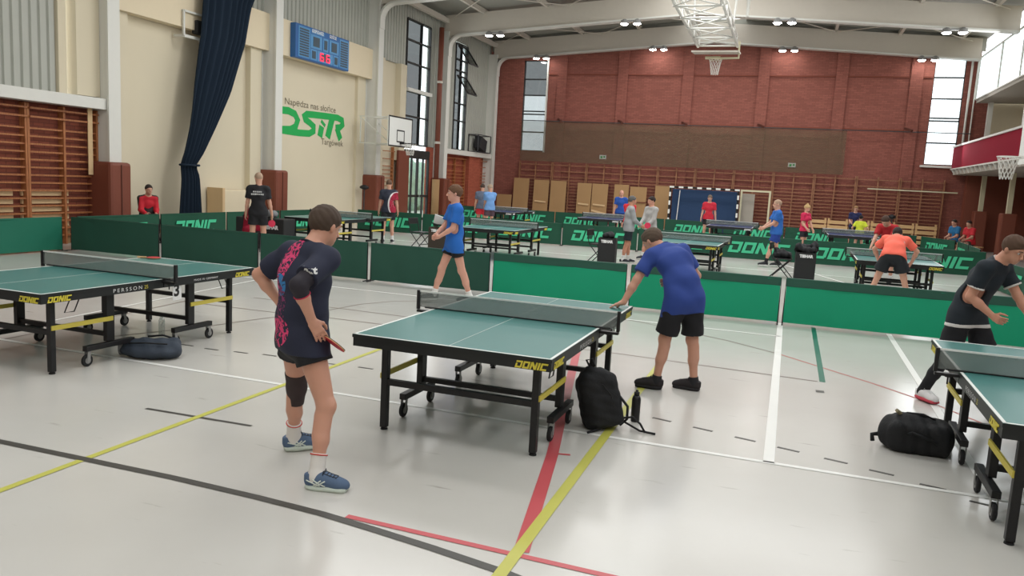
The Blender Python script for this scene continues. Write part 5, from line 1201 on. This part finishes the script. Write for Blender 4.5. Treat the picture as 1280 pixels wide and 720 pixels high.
a = A1['AR']['R']; S_ = SDF(); S_.chain(.02); S_.rc(a['e']+(a['s']-a['e'])*.35, a['e'], .056, .050).rc(a['e'], a['e']+(a['w']-a['e'])*.28, .05, .047); S_.cut(a['e']+(a['w']-a['e'])*.28, a['w']-a['e']); S_.cut(a['e']+(a['s']-a['e'])*.34, a['s']-a['e'])
eb = S_.build('elbow_sleeve', fab((44, 40, 48)), t, .006)
dd = (a['w']-a['e']).normalized(); c_ = a['e']+(a['w']-a['e'])*.27; xx = dd.orthogonal().normalized(); yy = dd.cross(xx)
MB().tube([c_+(xx*math.cos(q*PI/10)+yy*math.sin(q*PI/10))*.048 for q in range(21)], .004, 6).build('sleeve_trim', fab((190, 50, 80)), eb, smooth=True)
# white mark on the right sleeve
m_ = (a['s']+(a['e']-a['s'])*.55); camdir = Matrix.Rotation(.63, 3, 'Z') @ V3(-.54, .84, -.12); sdx = (a['e']-a['s']).normalized()
uxx = camdir.cross(V3(0, 0, 1)).normalized(); uyy = uxx.cross(camdir).normalized()
decal(A1['shirt'], flat_text('butterfly'[:2]+'t', .06, fit=.085, bold=.003), m_-uxx*.05+uyy*.0, uxx, uyy, camdir, M['wlet'], t)
# racket held in the right hand
a = A1['AR']['R']
def racket_in_hand(A, per, dirw, facew, label, m='rack_red', back='rack_black', off=.02):
    rzm = per.rotation_euler.z; Rz = Matrix.Rotation(rzm, 3, 'Z'); pos = Rz @ (A['pc']+A['d']*.03+A['n']*off)+per.location
    y = Vector(dirw).normalized(); z = Vector(facew); z = (z-y*z.dot(y)).normalized(); x = y.cross(z); R = Matrix((x, y, z)).transposed()
    racket(label, pos+y*.03, R, m, back)
racket_in_hand(a, t, (.68, .42, -.62), (.30, .50, .78), 'racket held against the hip by the man in the pink splashed shirt', m='rack_black', back='rack_red', off=.03)

A2 = person('person in a royal blue shirt leaning one hand on the middle table', (-.89, 7.63), rzof(-.72, .69), dict(
    h=1.78, res=.0072, pelvis=(0, -.04, .93), lean=(.36, .70, .92, 1.2), side=-.12, twist=-.05, neckside=-.25, hyaw=.35, hpitch=.65, build=1.06, skin=SKN, hair=(92, 76, 64), hairt=.012, hairc=-.01, hairtop=.008,
    LA=(-.17, .08), RA=(.18, -.06), LF=.75, RF=.62, LKh=(-.2, 1, 0), RKh=(.2, 1, 0), LWw=(-1.44, 7.49, .80), LEh=(-1, -.6, -.2), LHd=(-.55, .55, -.32), LHn=(.1, -.1, -1), LC=.16,
    RW=(.10, .30, 1.02), REh=(1, -.55, .1), RHd=(-1, .3, -.1), RHn=(0, -1, 0), RC=.5,
    shirt=((46, 70, 144), .5, .11), shorts=((26, 26, 30), .86), flare=.026, sock=(34, 34, 38), sockh=.05, shoe=(42, 38, 40), sole=(34, 32, 34), lace=(50, 46, 48), wk=18, wa=.006))
racket_in_hand(A2['AR']['R'], A2['t'], (-.6, .7, .2), (.3, .3, 1), 'racket in the right hand of the leaning man in blue') if False else None

A3 = person('person in bright blue polo and black shorts walking, hands together at the belly', (-4.80, 11.15), rzof(-.80, -.60), dict(
    h=1.82, res=.0085, pelvis=(0, 0, .93), lean=(0, 0, .04, .14), hyaw=-.12, hpitch=.02, build=.92, skin=(214, 162, 142), hair=(98, 70, 50), hairt=.013, hairc=-.012, arms=.9,
    LA=(-.09, -.27, .10), RA=(.09, .28), LF=.1, RF=-.05, LKh=(0, 1, 0), RKh=(0, 1, 0), LW=(-.10, .27, 1.03), LEh=(-.8, -1, -.1), LHd=(.8, .5, -.1), LHn=(.3, -1, 0), LC=.55,
    RW=(.06, .30, 1.02), REh=(.8, -1, -.1), RHd=(-.8, .5, -.1), RHn=(-.3, -1, 0), RC=.55,
    shirt=((36, 104, 190), .5, .09), shorts=((24, 25, 28), .48), flare=.02, sock=(225, 225, 222), sockh=.09, shoe=(60, 62, 70), wk=18, wa=.005))
decal(A3['shirt'], flat_text('==', .04), V3(-.13, .3, 1.36), (1, 0, 0), (0, 0, 1), (0, -1, 0), M['wlet'], A3['t'])

A4 = person('person in a dark navy shirt with white cuffs bending over the right table', (1.74, 8.5), rzof(.78, -.62), dict(
    h=1.80, res=.0072, pelvis=(0, -.05, .90), lean=(.18, .42, .55, .72), twist=.05, hyaw=-.3, hpitch=.45, build=1.0, skin=(206, 150, 126), hair=(84, 62, 48), hairt=.011, hairc=-.01, hairtop=.01,
    LA=(-.22, .22), RA=(.16, -.30, .10), LF=.2, RF=-.35, LKh=(-.2, 1, 0), RKh=(.2, 1, 0), RWw=(1.86, 8.28, .93), REh=(.5, -1, 0), RHd=(.5, 1, -.3), RHn=(-1, 0, 0), RC=.95,
    LWw=(2.22, 8.44, .90), LEh=(-.4, -1, .2), LHd=(.3, 1, -.2), LHn=(.7, 0, -.6), LC=.7,
    shirt=((32, 40, 48), .46, .06), cuff=(222, 218, 214), hemband=(216, 214, 212), collarmat=fab((200, 196, 192)), shorts=((24, 25, 30), .8), flare=.03, sock=(26, 27, 30), sockh=.2, shoe=(222, 220, 220), sole=(196, 70, 84), lace=(230, 230, 230), wk=18, wa=.006))
t = A4['t']
for hp_, kn, an in ((A4['hipL'], A4['kL'], A4['LA']), (A4['hipR'], A4['kR'], A4['RA'])):
    S_ = SDF(); S_.chain(.03); S_.rc(kn+(hp_-kn)*.45, kn, .078, .064).rc(kn, kn+(an-kn)*.5, .062, .057).rc(kn+(an-kn)*.5, an, .056, .043); S_.cut(kn+(hp_-kn)*.45, hp_-kn); S_.build('legging', fab((28, 29, 33)), t, .008)

def bg(label, x, y, h, rz, shirt, shorts, hair=(70, 54, 44), **k):
    d = dict(h=h, res=.013, shirt=(shirt, k.pop('sl', .5), k.pop('ext', .0)), shorts=(shorts, k.pop('slen', .62)) if shorts else None, hair=hair, sock=(220, 220, 218), shoe=(50, 52, 58), LA=(-.13, -.03), RA=(.13, .05)); d.update(k)
    return person(label, (x, y), rz, d)
away = lambda x, y: rzof(x, y)
toward = lambda x, y: rzof(-x, -y)
# umpire in black
A5 = bg('person in a black shirt and shorts seen from behind, holding a pink racket', -10.95, 14.55, 1.80, away(-.55, .84), (30, 30, 34), (28, 28, 32), hair=(176, 150, 128), hairt=.004, RW=(.30, .08, .83), REh=(.2, -1, 0), LW=(-.27, .05, .82), hyaw=.5, hpitch=.25, build=1.02, shoe=(60, 60, 64))
for txt, z, f in (('KLUB', 1.40, .12), ('SPORTOWY', 1.34, .22)):
    pass
m = MB()
for i in range(5): m.box((-.08+.038*i, 0, .0), (.028, .001, .03))
for i in range(7): m.box((-.115+.038*i, 0, -.055), (.03, .001, .036))
decal(A5['shirt'], ([(v[0], v[2]) for v in m.v], m.f), V3(.0, -.25, 1.40), (1, 0, 0), (0, 0, 1), (0, 1, 0), M['wlet'], A5['t'], 'back_print')
racket_in_hand(A5['AR']['R'], A5['t'], (.15, -.1, -1), (.5, -.85, 0), 'pink racket held by the man in the black shirt', 'rack_pink')
t = folding_chair(-11.62, 15.2, .6, 'dark folding chair with a red jacket, left of the man in black')
J = SDF(); J.chain(.06); J.bx((-11.60, 15.26, .70), (.13, .05, .22), .05, Matrix.Rotation(.6, 3, 'Z')); J.rc((-11.75, 15.2, .85), (-11.72, 15.1, .45), .06, .05); J.rc((-11.48, 15.34, .85), (-11.46, 15.3, .5), .06, .045); J.rc((-11.6, 15.22, .5), (-11.6, 15.0, .5), .1, .09)
tag(J.build('jacket', M['red_pad'], None, .014, wrinkle=lambda X, Y, Z: .008*np.sin(30*X+6*Z)*np.sin(22*Y)+.004*np.sin(50*X)), 'red jacket hung over the chair, left of the man in black', 'jacket')
# lion shirt
A6 = bg('person seen from behind in a navy and crimson shirt with a white lion', -10.62, 19.9, 1.76, away(-.47, .88), (44, 48, 62), (34, 38, 42), hair=(100, 76, 60), hairt=.006, RW=(.27, .05, .84), LW=(-.27, .05, .84), build=1.05, hpitch=.3, shirtmat=printed('half_red_shirt', (44, 48, 62), [(.20, 1.10, .22, .34, (216, 208, 208), 1, -1), (.22, 1.09, .20, .33, (158, 32, 58), 1, -1)]))
m = MB()
for a_, b_ in (((0, 0), (.02, .08)), ((.02, .08), (.06, .14)), ((.06, .14), (.11, .15)), ((.03, .1), (-.03, .13)), ((.03, .09), (.1, .07)), ((.1, .07), (.12, .02)), ((0, 0), (-.03, -.03)), ((.03, .05), (.06, -.02)), ((-.02, .04), (-.06, .09))): m.bar((a_[0]*1.3, 0, a_[1]*1.5), (b_[0]*1.3, 0, b_[1]*1.5), .034, .002)
decal(A6['shirt'], ([(v[0], v[2]) for v in m.v], m.f), V3(.08, -.25, 1.03), (1, 0, 0), (0, 0, 1), (0, 1, 0), M['wlet'], A6['t'], 'back_crest')
bg('person in a grey shirt and red shorts standing with the light blue shirt', -10.58, 26.95, 1.74, away(-.35, .93), (98, 108, 128), (196, 44, 56), hair=(72, 58, 50), build=1.08, hpitch=.4, RW=(.18, .2, .95), LW=(-.25, .05, .85))
bg('person in a light blue shirt beside the grey shirt and red shorts', -10.02, 26.3, 1.74, away(-.7, .7), (112, 156, 212), (80, 60, 70), hair=(170, 150, 130), hpitch=.5, LW=(-.1, .25, .95), RW=(.1, .25, .95), hyaw=.4)
bg('bald person in a blue shirt standing behind a blue table', -6.25, 30.8, 1.78, toward(-.2, .98), (42, 84, 166), (30, 32, 60), hair=None, build=1.08, skin=(214, 160, 140))
bg('person in a red shirt half hidden behind the two grey sweaters', -4.9, 25.6, 1.62, away(.3, .95), (208, 48, 60), (40, 40, 60), hpitch=.4, RW=(.05, .3, .95), LW=(-.1, .3, .95))
A10 = bg('person in a grey sweater and teal shorts, left of the pair, holding a pink racket', -3.80, 19.95, 1.70, rzof(.80, .35), (158, 160, 162), (28, 38, 44), hair=(92, 90, 88), sl=1.0, ext=.02, hpitch=.15, hyaw=.05, build=1.04, RW=(.10, .28, .98), REh=(.6, -1, 0), LW=(-.1, .28, 1.0), LA=(-.1, .05), RA=(.1, -.14), skin=(196, 140, 116), slen=.75)
racket_in_hand(A10['AR']['R'], A10['t'], (.8, .2, .25), (.3, -.95, .1), 'pink racket held by the man in the left grey sweater', 'rack_pink')
bg('person in a light grey sweater with dark hair, right one of the pair', -3.48, 21.35, 1.70, rzof(-.55, -.75), (172, 170, 168), (32, 32, 38), hair=(48, 38, 34), sl=1.0, ext=.02, hpitch=.15, hyaw=-.3, RW=(.12, .28, .95), LW=(-.14, .27, .95), skin=(206, 150, 128), RA=(.12, .1))
bg('person in a red shirt and black shorts standing before the goal', -2.88, 30.9, 1.78, toward(-.1, .98), (204, 44, 62), (30, 28, 32), hair=(110, 96, 84), RW=(.28, .06, .83), LW=(-.28, .06, .83), hpitch=.3)
bg('person in blue shirt and blue shorts standing in profile, hands at the belly', -.28, 22.3, 1.80, rzof(-.9, -.25), (42, 100, 178), (32, 62, 140), hair=(168, 140, 118), hairt=.004, build=1.14, LW=(-.10, .34, 1.05), LEh=(-.5, -1, 0), RW=(.1, .34, 1.05), REh=(.5, -1, 0), LA=(-.1, .24), RA=(.12, -.16), sock=(30, 30, 34), shoe=(40, 42, 46), hpitch=.1)
bg('girl in a red shirt with blond hair in a bun behind the middle barrier row', .50, 27.4, 1.66, rzof(.72, -.5), (204, 42, 84), (34, 34, 40), hair=(190, 160, 112), hairt=.014, bun=True, female=True, build=.9, hpitch=.4, RW=(.15, .2, .9), LW=(-.12, .26, .82), legs=.9)
bg('person in a navy top sitting low behind the yellow shirt', 2.45, 33.9, 1.66, toward(.07, .99), (36, 42, 84), (40, 40, 46), hair=(150, 116, 80), RW=(.12, .26, 1.0), LW=(-.12, .26, 1.0), hpitch=.3)
bg('person in a bright yellow shirt seen from behind at a blue table', 2.42, 30.7, 1.36, away(.1, .99), (214, 226, 64), (30, 30, 34), hair=(34, 30, 30), RW=(.24, .12, .84), LW=(-.24, .12, .84))
bg('person in a dark red shirt bending over the far end of the glaring table', 2.25, 20.4, 1.76, toward(.45, .9), (176, 34, 42), (60, 56, 60), hair=(70, 50, 40), pelvis=(0, -.12, .92), lean=(.3, .6, .75, .95), hpitch=.75, RW=(.22, .44, .82), LW=(-.2, .44, .82), build=1.06)
A18 = bg('person in a coral shirt bending over the table, seen from behind, legs apart', 1.90, 16.15, 1.80, away(.15, .99), (246, 112, 92), (30, 34, 38), hair=(52, 44, 42), pelvis=(0, -.14, .94), lean=(.75, 1.08, 1.12, 1.15), hpitch=.6, RW=(.30, .48, .80), REh=(1, -.2, .3), LW=(-.28, .50, .80), LEh=(-1, -.2, .3), LA=(-.36, -.08), RA=(.34, -.06), slen=.72, build=1.06, flare=.045,
    shirtmat=printed('coral_shirt', (246, 112, 92), [(.22, 1.30, .10, .16, (188, 186, 184), 1, -1)]))
def seated(label, x, y, rz, shirt, shorts, **k):
    d = dict(h=1.76, res=.013, shirt=(shirt, k.pop('sl', .5), .0), shorts=(shorts, k.pop('slen', .7)), hair=(48, 40, 36), pelvis=(0, -.1, .55), LA=(-.14, .38), RA=(.14, .36), LKh=(0, .5, 1), RKh=(0, .5, 1), LW=(-.12, .28, .66), RW=(.12, .28, .66), lean=(.1, .2, .3, .4), hpitch=.1); d.update(k)
    return person(label, (x, y), rz, d)
def bench(label, x, y, rz, L=1.8):
    t = thing('gym_bench', label, 'bench', (x, y, 0), rz, 'low benches people sit on'); MB().box((0, 0, .40), (L, .3, .04)).build('bench_seat', M['wood_light'], t, bevel=.01)
    for s_ in (-L*.38, L*.38): MB().box((s_, 0, .19), (.06, .28, .38)).build('bench_leg', M['wood_light'], t)
    MB().box((0, 0, .2), (L*.76, .03, .1)).build('bench_rail', M['wood_light'], t)
bench('low wooden bench under the seated man by the cream wall', -14.9, 15.4, PI/2)
seated('person in a dark and red tracksuit sitting by the cream wall', -14.80, 15.4, rzof(.85, -.5), (196, 40, 52), (50, 46, 46), sl=1.0, slen=.98, LA=(-.14, .28), RA=(.14, .26), shirtmat=printed('track_top', (200, 40, 54), [(0, 1.0, .6, .8, (54, 50, 50), 1, -1)]), hyaw=.1)
bench('low wooden bench under the two seated people at the right', 6.35, 34.0, -.9, 1.5)
seated('person in a blue shirt sitting at the far right under the balcony', 6.02, 34.15, rzof(-.75, -.6), (40, 110, 160), (60, 60, 60))
seated('person in a red shirt sitting at the far right, right of the blue shirt', 6.42, 33.6, rzof(-.75, -.6), (200, 48, 58), (70, 64, 56))
t = tag(lumpy('sports_bag', (.0, 38.5, .95), .4, 'bag_black', 31), 'dark bag pile in front of the far wall bars, left of the girl in red', 'bag') if False else None
